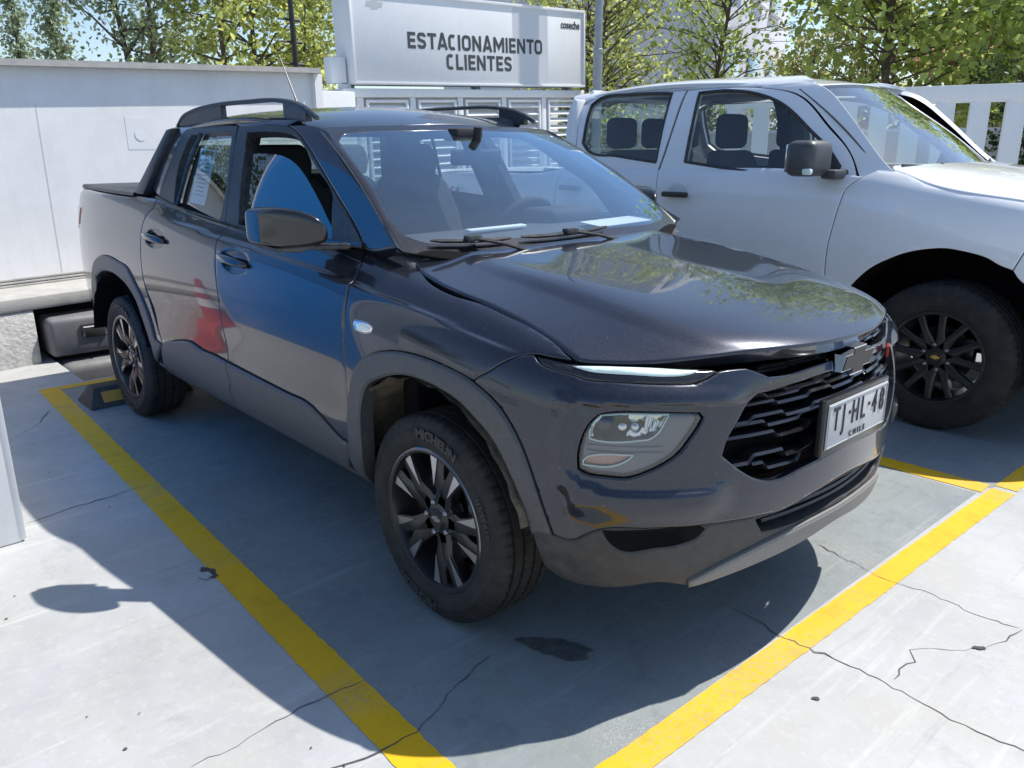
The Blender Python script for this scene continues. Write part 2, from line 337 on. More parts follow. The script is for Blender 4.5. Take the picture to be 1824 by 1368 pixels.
def hood_net():
    # u: cowl -> lip, v: side -> centre
    E=np.array([(-.46,-.70,1.128),(-.28,-.726,1.098),(-.10,-.742,1.066),(.08,-.742,1.040),(.22,-.742,1.016),(.34,-.745,.990),(.43,-.752,.964),(.49,-.758,.944),(.515,-.758,.934)])
    K=np.array([(-.26,0,1.135),(-.08,0,1.116),(.10,0,1.097),(.29,0,1.075),(.47,0,1.050),(.63,0,1.022),(.76,0,.990),(.855,0,.958),(.885,0,.940)])
    W=[1.0,.94,.87,.79,.68,.54,.37,.19,0,-.19]
    bow=[0,0,.0,.01,.03,.07,.11,.15,.165]
    C=np.zeros((9,10,3))
    for i in range(9):
        s=i/8
        for j,w in enumerate(W):
            a=abs(w)
            y=(E[i,1])*w
            f=a**2.2
            x=K[i,0]+(E[i,0]-K[i,0])*f - 0
            x+=bow[i]*.0
            # section: near flat top, fold at a~.72 down to the edge
            top=K[i,2]-(.012+.02*s)*a**2
            k=np.clip((a-.66)/.34,0,1)
            z=top*(1-k)+k*E[i,2] if a>.66 else top
            z+=.010*np.exp(-((a-.64)/.10)**2)*(1-.5*s)+.016*max(0,s-.6)/.4*np.exp(-((a-.5)/.25)**2)
            C[i,j]=(x,y,z)
    return Net(C)
# ---- the neighbouring white pickup (own axes: front axle at 0,0) ----
TPLAN=np.array([(-4.45,-.55),(-4.42,-.78),(-4.30,-.88),(-3.9,-.905),(-3.3,-.915),(-2.7,-.922),(-2.1,-.926),(-1.5,-.928),(-.95,-.928),(-.5,-.928),(-.1,-.928),(.25,-.925),(.5,-.905),(.68,-.84),(.80,-.72),(.88,-.54),(.925,-.30),(.945,0),(.925,.30)])
TSEC={
 0:_sec([.42,.50,.60,.72,.84,.95,1.05,1.13,1.19,1.24,1.26],[.08,.03,.01,0,0,0,.004,.01,.02,.035,.10]),
 5:_sec([.36,.44,.54,.68,.82,.95,1.07,1.16,1.22,1.27,1.30],[.12,.05,.02,.006,0,0,.006,.016,.028,.045,.075]),
 9:_sec([.36,.44,.54,.68,.82,.94,1.05,1.14,1.21,1.28,1.34],[.12,.05,.02,.006,0,0,.008,.018,.030,.055,.10]),
 11:_sec([.36,.44,.54,.68,.82,.92,1.00,1.09,1.16,1.205,1.235],[.12,.05,.02,.006,0,0,.006,.016,.035,.08,.17]),
 13:_sec([.32,.40,.52,.66,.78,.88,.96,1.03,1.08,1.13,1.16],[.12,.05,.02,.006,0,0,.01,.025,.05,.10,.2]),
 17:_sec([.32,.40,.52,.66,.78,.88,.96,1.02,1.06,1.09,1.11],[.10,.05,.02,.006,0,.005,.015,.03,.05,.09,.2]),
}
def tshell_net(): return shell_net(TPLAN,TSEC)
def tcab_net():
    Z=[1.20,1.26,1.32,1.405,1.51,1.61,1.70,1.77,1.815,1.845,1.855]
    Y=[.880,.864,.846,.820,.788,.754,.722,.692,.660,.60,.50]
    X=np.linspace(-3.0,.1,14); C=np.zeros((14,11,3))
    for i,x in enumerate(X):
        r=.03*max(0,(-2.2-x)); f=.05*(max(0,x+1.5)/.6)**1.5
        for j in range(11): C[i,j]=(x,-(Y[j]-r-f*(j/7.)*(1 if j<8 else 7./j)),Z[j]-.03*max(0,(-2.0-x))*(j/10))
    return Net(C)
def troof_net():
    X=np.linspace(-.85,-2.75,9); Zc=[1.795,1.84,1.872,1.892,1.90,1.90,1.893,1.875,1.845]; Wd=[.60,.63,.655,.67,.68,.68,.675,.665,.65]
    Yv=[1.,.92,.78,.6,.4,.2,0,-.2]; D=[.062,.042,.030,.019,.009,.002,0,.002]; C=np.zeros((9,8,3))
    for i in range(9):
        for j in range(8): C[i,j]=(X[i]-.10*Yv[j]**2*max(0,1-i/4.),-Yv[j]*Wd[i],Zc[i]-D[j]*(1.1 if i>2 else .6+.16*i))
    return Net(C)
def tws_net():
    n=7; C=np.zeros((n,8,3)); Yv=[1.0,.88,.72,.55,.37,.18,0,-.18]
    for i in range(n):
        t=i/(n-1)*1.12-.06
        xs,ys,zs=-.46+t*(-1.06+.46),.80+t*(.66-.80),1.34+t*(1.785-1.34)
        xc,zc=-.22+t*(-.95+.22),1.29+t*(1.815-1.29); bow=.02*4*t*(1-t)
        for j,w in enumerate(Yv):
            q=abs(w)**2.2; C[i,j]=(xc+(xs-xc)*q+bow*.5,-ys*w,zc+(zs-zc)*q+bow)
    return Net(C)
def thood_net():
    E=np.array([(-.50,-.74,1.348),(-.31,-.80,1.312),(-.17,-.845,1.264),(0.,-.862,1.230),(.28,-.842,1.203),(.46,-.82,1.17),(.58,-.79,1.14),(.66,-.77,1.11)])
    K=np.array([(-.28,0,1.36),(-.06,0,1.335),(.16,0,1.30),(.38,0,1.26),(.58,0,1.228),(.74,0,1.19),(.86,0,1.14),(.91,0,1.10)])
    W=[1.0,.94,.87,.79,.68,.54,.37,.19,0,-.19]; C=np.zeros((8,10,3))
    for i in range(8):
        for j,w in enumerate(W):
            a=abs(w); top=K[i,2]-.012*a*a; k=np.clip((a-.72)/.28,0,1)
            C[i,j]=(K[i,0]+(E[i,0]-K[i,0])*a**2.2,E[i,1]*w,top*(1-k)+k*E[i,2])
    return Net(C)
TOFF=(.33,3.04,0.)

UV={"front_door":[[7.549,10.826],[7.891,10.734],[8.754,11.045],[9.342,11.39],[9.648,11.634],[9.773,10.844],[9.833,9.632],[9.89,8.331],[9.909,7.257],[9.913,6.332],[9.911,5.874],[9.901,4.658],[9.868,3.516],[9.842,3.166],[9.731,3.19],[9.596,3.396],[9.383,3.761],[9.237,3.933],[8.835,3.985],[8.326,4.041],[7.694,4.108],[7.691,4.666],[7.655,5.488],[7.657,6.402],[7.614,7.376],[7.557,8.695],[7.52,9.524],[7.526,10.23]],"rear_door":[[5.737,11.665],[6.281,11.253],[6.889,10.971],[7.549,10.826],[7.526,10.23],[7.52,9.524],[7.557,8.695],[7.614,7.376],[7.657,6.402],[7.655,5.488],[7.691,4.666],[7.694,4.108],[7.372,4.151],[7.159,4.123],[6.799,4.227],[6.566,4.091],[6.402,3.933],[5.962,3.339],[5.894,4.195],[5.817,5.014],[5.686,6.087],[5.638,7.339],[5.63,8.33],[5.627,9.507],[5.782,10.752]],"fender":[[9.648,11.634],[9.865,11.998],[10.14,11.972],[10.329,11.683],[10.673,11.121],[11.021,10.942],[11.668,11.174],[12.091,11.072],[12.588,10.807],[13.002,10.452],[13.298,9.968],[13.429,9.746],[13.081,9.57],[12.755,9.401],[12.608,9.148],[12.332,8.348],[12.148,7.666],[11.922,7.01],[11.434,7.199],[11.005,7.176],[10.655,6.974],[10.301,6.483],[10.058,5.752],[9.984,5.181],[9.92,4.493],[9.901,4.658],[9.911,5.874],[9.913,6.332],[9.909,7.257],[9.89,8.331],[9.833,9.632],[9.773,10.844]],"flare_front":[[9.918,4.454],[9.984,5.181],[10.058,5.752],[10.301,6.483],[10.655,6.974],[11.005,7.176],[11.434,7.199],[11.922,7.01],[12.309,6.556],[12.631,5.826],[12.946,4.622],[13.126,3.714],[13.273,2.994],[13.079,2.976],[12.908,2.876],[12.816,3.553],[12.595,4.447],[12.289,5.349],[11.833,6.041],[11.315,6.36],[10.987,6.362],[10.517,5.937],[10.245,5.378],[10.146,4.707],[10.064,3.044],[9.898,0.923],[9.894,1.105],[9.835,1.825],[9.801,2.356],[9.837,2.958],[9.868,3.516],[9.885,4.087]],"cladding_front":[[9.842,3.166],[9.731,3.19],[9.596,3.396],[9.383,3.761],[9.237,3.933],[8.835,3.985],[8.326,4.041],[7.694,4.108],[7.679,3.798],[7.72,3.232],[7.641,2.786],[7.637,1.897],[8.589,1.88],[9.216,1.747],[9.517,1.665],[9.684,1.685],[9.83,2.878]],"cladding_rear":[[7.694,4.108],[7.372,4.151],[7.159,4.123],[6.799,4.227],[6.566,4.091],[6.402,3.933],[5.962,3.339],[5.815,2.402],[5.56,1.043],[6.061,1.043],[7.002,1.749],[7.637,1.897],[7.641,2.786],[7.72,3.232],[7.679,3.798]],"flare_rear_px":[[3.734,6.086],[4.095,6.567],[4.52,6.752],[4.867,6.665],[5.199,6.47],[5.401,5.872],[5.58,5.274],[5.736,4.318],[5.769,3.491],[5.952,3.33]],"flare_rear_in":[[3.746,5.322],[4.108,5.77],[4.492,5.944],[4.845,5.857],[5.174,5.516],[5.367,5.027],[5.471,4.357],[5.553,3.6],[5.581,3.023],[5.464,1.748]],"rd_low":[[5.737,11.665],[5.782,10.752],[5.627,9.507],[5.63,8.33],[5.638,7.339],[5.686,6.087],[5.817,5.014],[5.894,4.195],[5.962,3.339]],"fj":[[11.922,7.01],[12.148,7.666],[12.332,8.348],[12.608,9.148],[12.759,9.371]],"flare_f_lo":[[13.273,2.994],[13.126,3.714],[12.946,4.622],[12.631,5.826],[12.309,6.556]],"wing":[[16.034,9.856],[16.227,9.947],[16.526,9.884],[16.714,9.445],[16.925,8.908]],"headlamp":[[14.184,7.16],[14.725,7.28],[15.625,7.177],[15.691,6.942],[15.622,6.591],[15.459,6.086],[15.279,5.649],[15.014,5.324],[14.726,5.095],[14.467,4.947],[14.155,4.942],[13.794,4.979],[13.686,5.054],[13.672,5.398],[13.732,6.045],[13.88,6.706],[14.026,7.037]],"head_main":[[14.018,6.936],[14.283,7.057],[15.134,7.136],[15.068,6.8],[14.925,6.259],[14.819,6.099],[14.643,6.038],[13.947,5.967],[13.849,6.0],[13.846,6.133],[13.9,6.578]],"head_ind":[[13.754,5.288],[13.823,5.419],[13.954,5.497],[14.562,5.562],[14.46,5.4],[14.306,5.258],[14.177,5.194],[13.871,5.171],[13.756,5.175]],"drl_housing":[[12.78,9.362],[13.088,9.505],[13.403,9.568],[13.842,9.868],[14.187,10.148],[14.98,10.589],[15.764,10.349],[15.99,10.09],[16.034,9.856],[15.82,9.308],[15.576,8.938],[15.014,8.948],[14.563,8.912],[14.029,8.794],[13.774,8.711],[13.496,8.826],[13.146,8.9],[12.922,8.976]],"drl_light":[[13.437,9.414],[13.847,9.769],[14.189,10.034],[14.969,10.424],[15.711,10.198],[15.581,9.858],[15.375,9.688],[15.178,9.642],[14.548,9.582],[14.16,9.435],[13.768,9.316]],"grille_left":[[16.023,5.433],[16.096,5.854],[16.288,6.513],[16.527,7.47],[16.692,7.859],[16.871,8.09],[17.251,8.327],[17.93,8.606],[18.659,8.848]],"grille_low":[[16.024,5.367],[16.3,5.014],[16.623,4.666],[16.837,4.531],[17.739,4.626],[18.407,4.738],[18.853,4.789]],"bar_top":[[17.264,8.82],[17.797,8.97],[18.563,9.109]],"bar_low":[[18.752,8.33],[17.92,8.197],[17.123,7.946],[16.868,7.873]],"upper_gr":[[16.597,9.866],[16.925,8.908],[17.264,8.82],[17.799,9.014],[18.586,9.23]],"bumper_low":[[13.273,2.994],[13.619,3.003],[13.786,3.198],[13.964,3.397],[14.865,3.618],[15.691,3.627],[16.643,3.583],[17.238,3.544],[18.034,3.748],[18.867,3.879]],"intake":[[16.757,3.456],[17.248,3.475],[18.045,3.679],[18.881,3.806]],"intake_lo":[[16.938,3.036],[17.329,2.967],[18.582,3.032],[19.252,3.085]],"bottom":[[12.869,2.888],[12.919,2.253],[13.024,1.686],[13.269,1.336],[13.621,1.275],[14.096,1.396],[14.537,1.603],[15.095,1.836],[15.681,1.536],[16.884,1.947],[18.094,2.2],[19.312,2.424]],"skid":[[15.661,1.848],[16.095,2.228],[16.771,2.606],[18.605,2.946],[19.352,2.934]],"sensor":[[13.503,3.846]],"pocket":[[14.09,3.433],[15.243,3.602],[15.692,3.611],[15.81,3.477],[15.696,3.297],[15.415,3.14],[14.992,3.062],[14.334,2.982],[14.212,3.138]],"repeater":[[10.056,7.711],[10.254,7.751],[10.336,7.66],[10.32,7.414],[10.229,7.27],[10.081,7.239],[10.039,7.462]],"handle_f":[[7.703,8.543],[7.665,8.969],[7.776,9.183],[7.991,9.31],[8.15,9.089],[8.222,8.661],[8.177,8.232],[8.054,8.009],[7.84,8.017],[7.729,8.205]],"handle_r":[[5.8,8.218],[5.749,8.618],[5.842,9.022],[5.994,9.2],[6.193,9.133],[6.313,8.79],[6.318,8.396],[6.2,8.152],[5.974,8.05]],"fframe":[[5.566,2.134],[5.438,3.461],[5.269,5.077],[5.098,6.471],[4.957,7.571],[6.148,7.564],[6.805,7.4],[7.115,7.065],[7.458,6.511],[8.076,5.497],[8.932,4.169],[9.758,2.953],[10.104,2.414],[10.325,2.051],[9.598,1.968],[8.198,1.936],[6.297,1.993]],"fwin":[[6.118,2.261],[5.841,4.191],[5.659,5.739],[5.469,6.95],[6.342,6.986],[6.861,6.844],[7.173,6.636],[7.415,6.323],[8.173,5.099],[8.995,3.793],[9.386,2.181],[8.149,2.15]],"fglass_top":[[5.659,5.739],[6.381,5.745],[6.934,5.612],[7.329,5.328],[7.694,4.905],[8.175,4.183],[9.075,2.712],[9.41,2.186]],"rframe":[[5.566,2.134],[5.438,3.461],[5.269,5.077],[5.098,6.471],[4.911,7.634],[3.785,7.839],[2.678,7.941],[2.12,7.639],[1.993,7.014],[1.823,5.266],[1.612,3.768],[1.502,3.123],[2.672,2.747],[4.084,2.418]],"rwin":[[5.242,2.353],[5.256,2.561],[4.939,6.137],[4.803,6.986],[3.865,6.992],[2.601,6.985],[2.481,6.134],[2.406,4.762],[2.637,2.903],[3.956,2.585]],"sail":[[9.378,2.179],[8.995,3.793],[9.758,2.953],[10.104,2.414],[10.325,2.051],[9.751,2.001]],"apillar":[[7.289,7.456],[7.828,7.228],[8.85,5.461],[9.969,3.91],[10.958,2.434],[11.156,2.137],[10.345,1.981],[10.104,2.414],[9.758,2.953],[8.932,4.169],[8.076,5.497],[7.458,6.511],[7.115,7.065],[6.801,7.45]],"cpillar":[[1.612,3.768],[1.823,5.266],[1.993,7.014],[2.12,7.639],[2.678,7.941],[1.375,8.702],[0.897,8.417],[1.229,6.624],[1.197,4.865],[0.939,3.625],[1.57,3.163]],"ws_out":[[5.335,0.086],[0.18,0.689],[0.496,2.688],[0.749,5.025],[5.421,5.171]],"ws_in":[[4.543,0.402],[4.87,0.935],[4.986,1.705],[5.045,3.971],[5.08,5.878],[5.124,6.844],[4.285,0.277],[2.221,0.0],[0.881,0.17],[0.42,0.461],[0.345,0.762],[0.507,1.783],[0.804,3.549],[0.962,5.24]]}

UVT={"t_shut_f":[[8.893,8.331],[8.846,7.267],[8.8,6.046],[8.752,4.645]],"t_shut_b":[[6.375,9.905],[6.436,7.28]],"t_arch":[[9.298,3.925],[9.536,4.545],[9.815,4.971],[10.138,5.198],[10.549,5.189],[11.124,4.741]],"t_handle":[[6.775,7.308]],"t_hoodline":[[9.471,10.0],[9.84,9.164],[10.229,8.755],[11.171,9.064]],"t_bumper":[[11.124,4.741],[11.346,6.06]],"t_fwin":[[5.567,2.382],[5.516,4.596],[5.466,7.154],[6.216,7.25],[6.979,6.919],[7.823,6.06],[8.81,4.361],[9.617,2.843],[9.835,2.22],[9.849,1.263],[9.667,1.048],[7.65,1.669]],"t_rwin":[[4.599,2.308],[4.568,4.463],[4.568,7.288],[2.96,7.647],[1.885,7.439],[1.616,6.664],[1.588,5.285],[1.651,3.691],[1.875,3.26],[3.169,2.761]],"t_fdoor":[[4.75,1.35],[4.9,4.0],[5.05,7.55],[6.2,7.6],[7.2,7.35],[8.2,6.6],[9.2,4.6],[10.15,2.4],[10.35,1.2],[8,1.3],[6,1.4]],"t_apil":[[7.2,7.4],[8.2,6.65],[9.2,4.65],[10.15,2.45],[10.4,1.2],[11.25,1.6],[10.65,2.95],[9.65,5.25],[8.75,7.35],[8.35,7.95],[7.4,7.7]],"t_ws":[[5.606,0.0],[1.0,0.094],[0.75,1.502],[5.516,0.551]],"t_hood":[[0.026,3.199],[2.185,0.0],[3.128,0.0],[4.081,0.0],[0.368,7.591]],"t_4x4":[[2.471,7.591],[2.938,7.629]],"t_rdoor":[[1.55,1.75],[1.15,6.4],[1.75,7.5],[3.2,7.6],[5.0,7.57],[4.85,4.0],[4.7,1.35],[3,1.5]]}

CRACKS=[[[-2.853,-1.443],[-2.952,-1.355],[-3.097,-1.26],[-3.217,-1.182]],[[-1.679,-1.674],[-1.707,-1.573],[-1.71,-1.536],[-1.732,-1.445],[-1.722,-1.358],[-1.743,-1.239],[-1.734,-1.147],[-1.71,-1.093],[-1.723,-1.04]],[[0.133,-1.708],[0.132,-1.633],[0.143,-1.586],[0.133,-1.545],[0.132,-1.484],[0.123,-1.4],[0.128,-1.311],[0.126,-1.266],[0.135,-1.206]],[[0.358,-1.47],[0.392,-1.388],[0.411,-1.301],[0.41,-1.221],[0.388,-1.152],[0.345,-1.048],[0.301,-0.935],[0.293,-0.859]],[[0.59,0.511],[0.709,0.48],[0.843,0.438],[0.939,0.438],[1.035,0.458],[1.122,0.458],[1.214,0.436],[1.315,0.442]],[[0.588,-0.117],[0.716,-0.116],[0.817,-0.122],[0.942,-0.121],[1.043,-0.133],[1.152,-0.131],[1.252,-0.144],[1.339,-0.143],[1.421,-0.14],[1.488,-0.14],[1.559,-0.147]],[[1.152,-0.11],[1.149,-0.044],[1.168,0.026],[1.134,0.075],[1.162,0.131],[1.22,0.187],[1.271,0.263],[1.298,0.375],[1.315,0.442]]]
STAINS=[([0.391, -0.691], 0.1, 0.05, 0.6, 'oil', 0.0036), ([-0.775, -1.279], 0.045, 0.022, 0.2, 'crack', 0.0036), ([-0.762, -1.301], 0.036, 0.018, 0.2, 'floor', 0.0039), ([1.038, -0.337], 0.01, 0.007, 0.2, 'crack', 0.0036), ([1.255, 0.242], 0.02, 0.008, 0.9, 'crack', 0.0036)]

# ------------------------------------------------------------------ body panels cut from smooth surfaces
def smooth_loop(P, maxlen, corner=38, closed=True):
    P = np.asarray(P, float); n = len(P); out = []
    d = np.roll(P, -1, 0)-P; dn = d/(np.linalg.norm(d, axis=1)[:, None]+1e-9)
    ang = [math.degrees(math.acos(np.clip(dn[i-1]@dn[i], -1, 1))) for i in range(n)]
    tang = np.zeros_like(P); isc = [a > corner for a in ang]
    for i in range(n):
        a, b = P[i-1], P[(i+1) % n]; la, lb = np.linalg.norm(P[i]-a)+1e-9, np.linalg.norm(b-P[i])+1e-9
        t = dn[i-1]*lb+dn[i]*la; tang[i] = t/(np.linalg.norm(t)+1e-9)
    for i in range(n if closed else n-1):
        j = (i+1) % n; L = np.linalg.norm(P[j]-P[i])
        if L < 1e-7: continue
        t0 = (dn[i] if isc[i] else tang[i])*L; t1 = (dn[i] if isc[j] else tang[j])*L
        k = max(1, int(math.ceil(L/maxlen)))
        for q in range(k):
            s = q/k; h = (2*s**3-3*s**2+1, s**3-2*s**2+s, -2*s**3+3*s**2, s**3-s**2)
            out.append(h[0]*P[i]+h[1]*t0+h[2]*P[j]+h[3]*t1)
    if not closed: out.append(P[-1])
    return np.array(out)
def area2(P): return .5*np.sum(P[:, 0]*np.roll(P[:, 1], -1)-np.roll(P[:, 0], -1)*P[:, 1])
def inside(pts, loops):
    ins = np.zeros(len(pts), bool); x, y = pts[:, 0], pts[:, 1]
    for L in loops:
        a = L; b = np.roll(L, -1, 0)
        for (x0, y0), (x1, y1) in zip(a, b):
            if y0 == y1: continue
            c = ((y0 > y) != (y1 > y)) & (x < (x1-x0)*(y-y0)/(y1-y0)+x0); ins ^= c
    return ins
def segdist(P, A, B):
    """distance from points to the nearest of the segments AB and the vector to it"""
    best = np.full(len(P), 1e9); vec = np.zeros_like(P)
    for a, b in zip(A, B):
        ab = b-a; t = np.clip(((P-a)@ab)/(ab@ab+1e-12), 0, 1); q = a+t[:, None]*ab-P; d = np.einsum('ij,ij->i', q, q)
        k = d < best; best[k] = d[k]; vec[k] = q[k]
    return np.sqrt(best), vec
class Surf:
    def __init__(s, net, su, sv, flip=False):
        s.net = net; s.su = np.asarray(su, float) if np.ndim(su) else np.arange(net.nu)*su; s.sv = sv
        P, N = net(np.array([net.nu*.5]), np.array([net.nv*.5]), True); s.sg = -1 if flip else 1
    def toD(s, uv): uv = np.asarray(uv, float); return np.stack([np.interp(uv[:, 0], np.arange(len(s.su)), s.su), uv[:, 1]*s.sv], 1)
    def toUV(s, D): return np.stack([np.interp(D[:, 0], s.su, np.arange(len(s.su))), D[:, 1]/s.sv], 1)
    def ev(s, D):
        uv = s.toUV(D); P, N = s.net(uv[:, 0], uv[:, 1], True); return P, N*s.sg
def panel(name, surf, loops, m, parent, off=0., r=.004, skirt=.014, step=.035, gap=.0015, mirror=None, thick=0, corner=38, dense=.016, crown=0., shape=None, disp=None):
    """one sheet-metal piece: the part of a surface inside loops[0] and outside the other loops, with rolled edges and a return flange.
    mirror=None: right side; 'both' handled by caller; mirror=True mirrors about y=0"""
    Ls = []
    for i, l in enumerate(loops):
        D = smooth_loop(surf.toD(l), dense, corner); A = area2(D)
        if (A < 0) == (i == 0): D = D[::-1]
        Ls.append(D)
    def inset(D, d):
        t = np.roll(D, -1, 0)-np.roll(D, 1, 0); t /= np.linalg.norm(t, axis=1)[:, None]+1e-9
        return D+d*np.stack([-t[:, 1], t[:, 0]], 1)
    if gap: Ls = [inset(D, gap) for D in Ls]
    pts = []; edges = []
    for D in Ls:
        n0 = len(pts); n = len(D); pts += list(D); edges += [(n0+i, n0+(i+1) % n) for i in range(n)]
    rim_n = len(pts)
    if r > 0:
        for D in Ls:
            for d in (.3*r, r): 
                q = inset(D, d); k = inside(q, Ls); pts += list(q[k])
    lo = Ls[0].min(0); hi = Ls[0].max(0)
    gx = np.arange(math.floor(lo[0]/step), math.ceil(hi[0]/step)+1)*step; gy = np.arange(math.floor(lo[1]/step), math.ceil(hi[1]/step)+1)*step
    G = np.stack(np.meshgrid(gx, gy, indexing='ij'), -1).reshape(-1, 2); G = G[inside(G, Ls)]
    if len(G):
        A = np.concatenate(Ls); B = np.concatenate([np.roll(D, -1, 0) for D in Ls]); d, _ = segdist(G, A, B); G = G[d > max(step*.35, r*1.6)]; pts += list(G)
    vs, es, fs, ov, oe, of = delaunay_2d_cdt([Vector((float(p[0]), float(p[1]))) for p in pts], edges, [], 0, 1e-6, True)
    D = np.array([tuple(v) for v in vs]); cen = np.array([D[list(f)].mean(0) for f in fs]); keep = inside(cen, Ls)
    fs = [f for f, k in zip(fs, keep) if k]
    def ev(D):
        P, N = surf.ev(D)
        if disp is None: return P, N
        f = lambda Q: (lambda a, b: a+b*disp(Q)[:, None])(*surf.ev(Q))
        e = .0015; du = f(D+[e, 0])-f(D-[e, 0]); dv = f(D+[0, e])-f(D-[0, e]); M_ = np.cross(du, dv); M_ /= np.linalg.norm(M_, axis=1)[:, None]+1e-12
        M_ *= np.sign(np.einsum('ij,ij->i', M_, N))[:, None]; return P+N*disp(D)[:, None], M_
    P, N = ev(D)
    RA = []; RB = []; rim3 = []
    for L in Ls:
        q, qn = ev(L); RA.append(q); RB.append(np.roll(q, -1, 0)); rim3.append((q, qn))
    RA = np.concatenate(RA); RB = np.concatenate(RB)
    dist, vec = segdist(P, RA, RB)
    Nn = N.copy(); dep = np.zeros(len(P))
    if r > 0:
        k = dist < r; sn = np.clip((r-dist)/r, 0, 1)*.94; dep = np.where(k, r*(1-np.sqrt(np.clip(1-sn*sn, 0, 1))), 0)
        od = vec/(np.linalg.norm(vec, axis=1)[:, None]+1e-9)
        # outward direction for points on the rim itself: from the triangle side
        Nn = np.where((k & (dist > r*.05))[:, None], N*np.sqrt(1-sn*sn)[:, None]+od*sn[:, None], N)
        onrim = dist <= r*.05
    V = P+N*(off-dep+crown*np.clip(dist/.06, 0, 1)**.7)[:, None] if crown else P+N*(off-dep)[:, None]
    if shape is not None: V = shape(V, N, D, dist)
    V = list(V); Nn = list(Nn/(np.linalg.norm(Nn, axis=1)[:, None]+1e-9)); F = []
    for f in fs:
        a, b, c_ = (V[i] for i in f[:3]); nn = np.cross(b-a, c_-a)
        F.append(tuple(f) if nn@N[f[0]] > 0 else tuple(f[::-1]))
    # flange along each rim
    if skirt:
        for (q, qn), L in zip(rim3, Ls):
            n = len(q); t = np.roll(q, -1, 0)-np.roll(q, 1, 0); sd_ = np.cross(t, qn); sd_ /= np.linalg.norm(sd_, axis=1)[:, None]+1e-9
            # make sd_ point away from the panel
            mid = ev(inset(L, .004))[0]
            sg = np.sign(np.einsum('ij,ij->i', sd_, q-mid)); sd_ *= sg[:, None]
            de = (r*(1-math.sqrt(1-.94**2)) if r > 0 else 0)
            n0 = len(V); V += list(q+qn*(off-de)); V += list(q+qn*(off-de-skirt)); Nn += list(sd_)*2
            for i in range(n):
                j = (i+1) % n; fc = (n0+i, n0+j, n0+n+j, n0+n+i); a, b, c_ = V[fc[0]], V[fc[1]], V[fc[2]]
                F.append(fc if np.cross(b-a, c_-a)@sd_[i] > 0 else fc[::-1])
    V = np.array(V); Nn = np.array(Nn)
    if mirror: V = V*[1, -1, 1]; Nn = Nn*[1, -1, 1]; F = [f[::-1] for f in F]
    return mesh_obj(name, V, F, m, parent, True, Nn)

# ------------------------------------------------------------------ materials for the vehicles
M = {}
M['paint'] = dust_paint('graphite_paint', (.016, .0185, .028), dust=(.34, .35, .37), amount=.17)
M['gloss_black'] = mat('gloss_black', (.012, .012, .014), rough=.15, coat=.4, dirt=((.16, .16, .16), .10, 60))
M['satin_black'] = mat('satin_black', (.022, .023, .026), rough=.38, dirt=((.25, .24, .21), .3, 40), bump=(900, .15, .0006))
M['plastic'] = mat('unpainted_plastic', (.055, .058, .064), rough=.40, spec=.55, dirt=((.20, .195, .18), .25, 45), bump=(1200, .25, .0006))
M['plastic_dirty'] = mat('dusty_plastic', (.036, .037, .040), rough=.5, spec=.45, dirt=((.15, .135, .105), .45, 22), bump=(1200, .25, .0006))
M['skid'] = mat('skid_grey', (.20, .195, .185), rough=.6, dirt=((.33, .29, .23), .4, 40))
M['dark'] = mat('dark_void', (.008, .008, .009), rough=.9, spec=.1)
M['liner'] = mat('muddy_liner', (.12, .105, .08), rough=.95, spec=.1, dirt=((.34, .28, .19), .9, 16), bump=(60, .7, .008))
M['rubber'] = mat('tyre_rubber', (.016, .016, .017), rough=.72, spec=.35, dirt=((.12, .11, .095), .35, 14), bump=(220, .2, .001))
M['rubber_text'] = mat('tyre_lettering', (.036, .036, .036), rough=.6)
M['rim_black'] = mat('rim_black', (.018, .018, .020), rough=.35, coat=.15)
M['rim_cut'] = mat('rim_machined', (.62, .62, .63), rough=.28, metal=1, dirt=((.16, .15, .13), .35, 30))
M['steel'] = mat('steel', (.45, .45, .46), rough=.35, metal=1, dirt=((.12, .08, .05), .4, 40))
M['chrome'] = mat('chrome', (.75, .76, .78), rough=.07, metal=1)
M['dark_chrome'] = mat('dark_chrome', (.20, .20, .21), rough=.16, metal=1)
M['interior'] = mat('cabin_dark', (.022, .023, .026), rough=.8, bump=(500, .2, .001))
M['interior_grey'] = mat('cabin_grey', (.05, .052, .058), rough=.75, bump=(500, .2, .001))
M['seat'] = mat('seat_fabric', (.025, .027, .032), rough=.85, bump=(400, .4, .001))
M['headliner'] = mat('headliner', (.36, .36, .36), rough=.95)
M['paper'] = mat('paper', (.72, .74, .72), rough=.8)
M['ink'] = mat('ink', (.02, .02, .022), rough=.6)
M['plate'] = mat('plate_white', (.48, .49, .50), rough=.35, dirt=((.35, .32, .28), .25, 40))
M['glass_ws'] = glass_mat('windscreen_glass', (.86, .94, .98), haze=.014, hazecol=(.62, .68, .74), boost=1.55, mirror=(.66, .87, 1.))  # bluish sky reflection put into the mirror tint
M['glass_side'] = glass_mat('side_glass', (.72, .80, .79), haze=.01, boost=1.2)
M['glass_clear'] = glass_mat('lamp_lens', (.80, .82, .82), haze=.05, boost=1.)
M['drl'] = mat('light_guide', (.72, .86, .80), rough=.25, coat=1)
M['lamp_in'] = mat('lamp_bezel', (.16, .165, .17), rough=.35, metal=.2)
M['lamp_black'] = mat('lamp_black', (.02, .02, .022), rough=.2)
M['amber'] = mat('amber_lens', (.55, .26, .17), rough=.25, coat=1)
M['red_lens'] = mat('red_lens', (.42, .02, .015), rough=.12, coat=1)
M['mirror'] = mat('mirror_silver', (.8, .82, .84), rough=.02, metal=1)
M['brake'] = mat('brake_disc', (.35, .34, .33), rough=.4, metal=1)
M['red_badge'] = mat('red_badge', (.55, .02, .02), rough=.3)
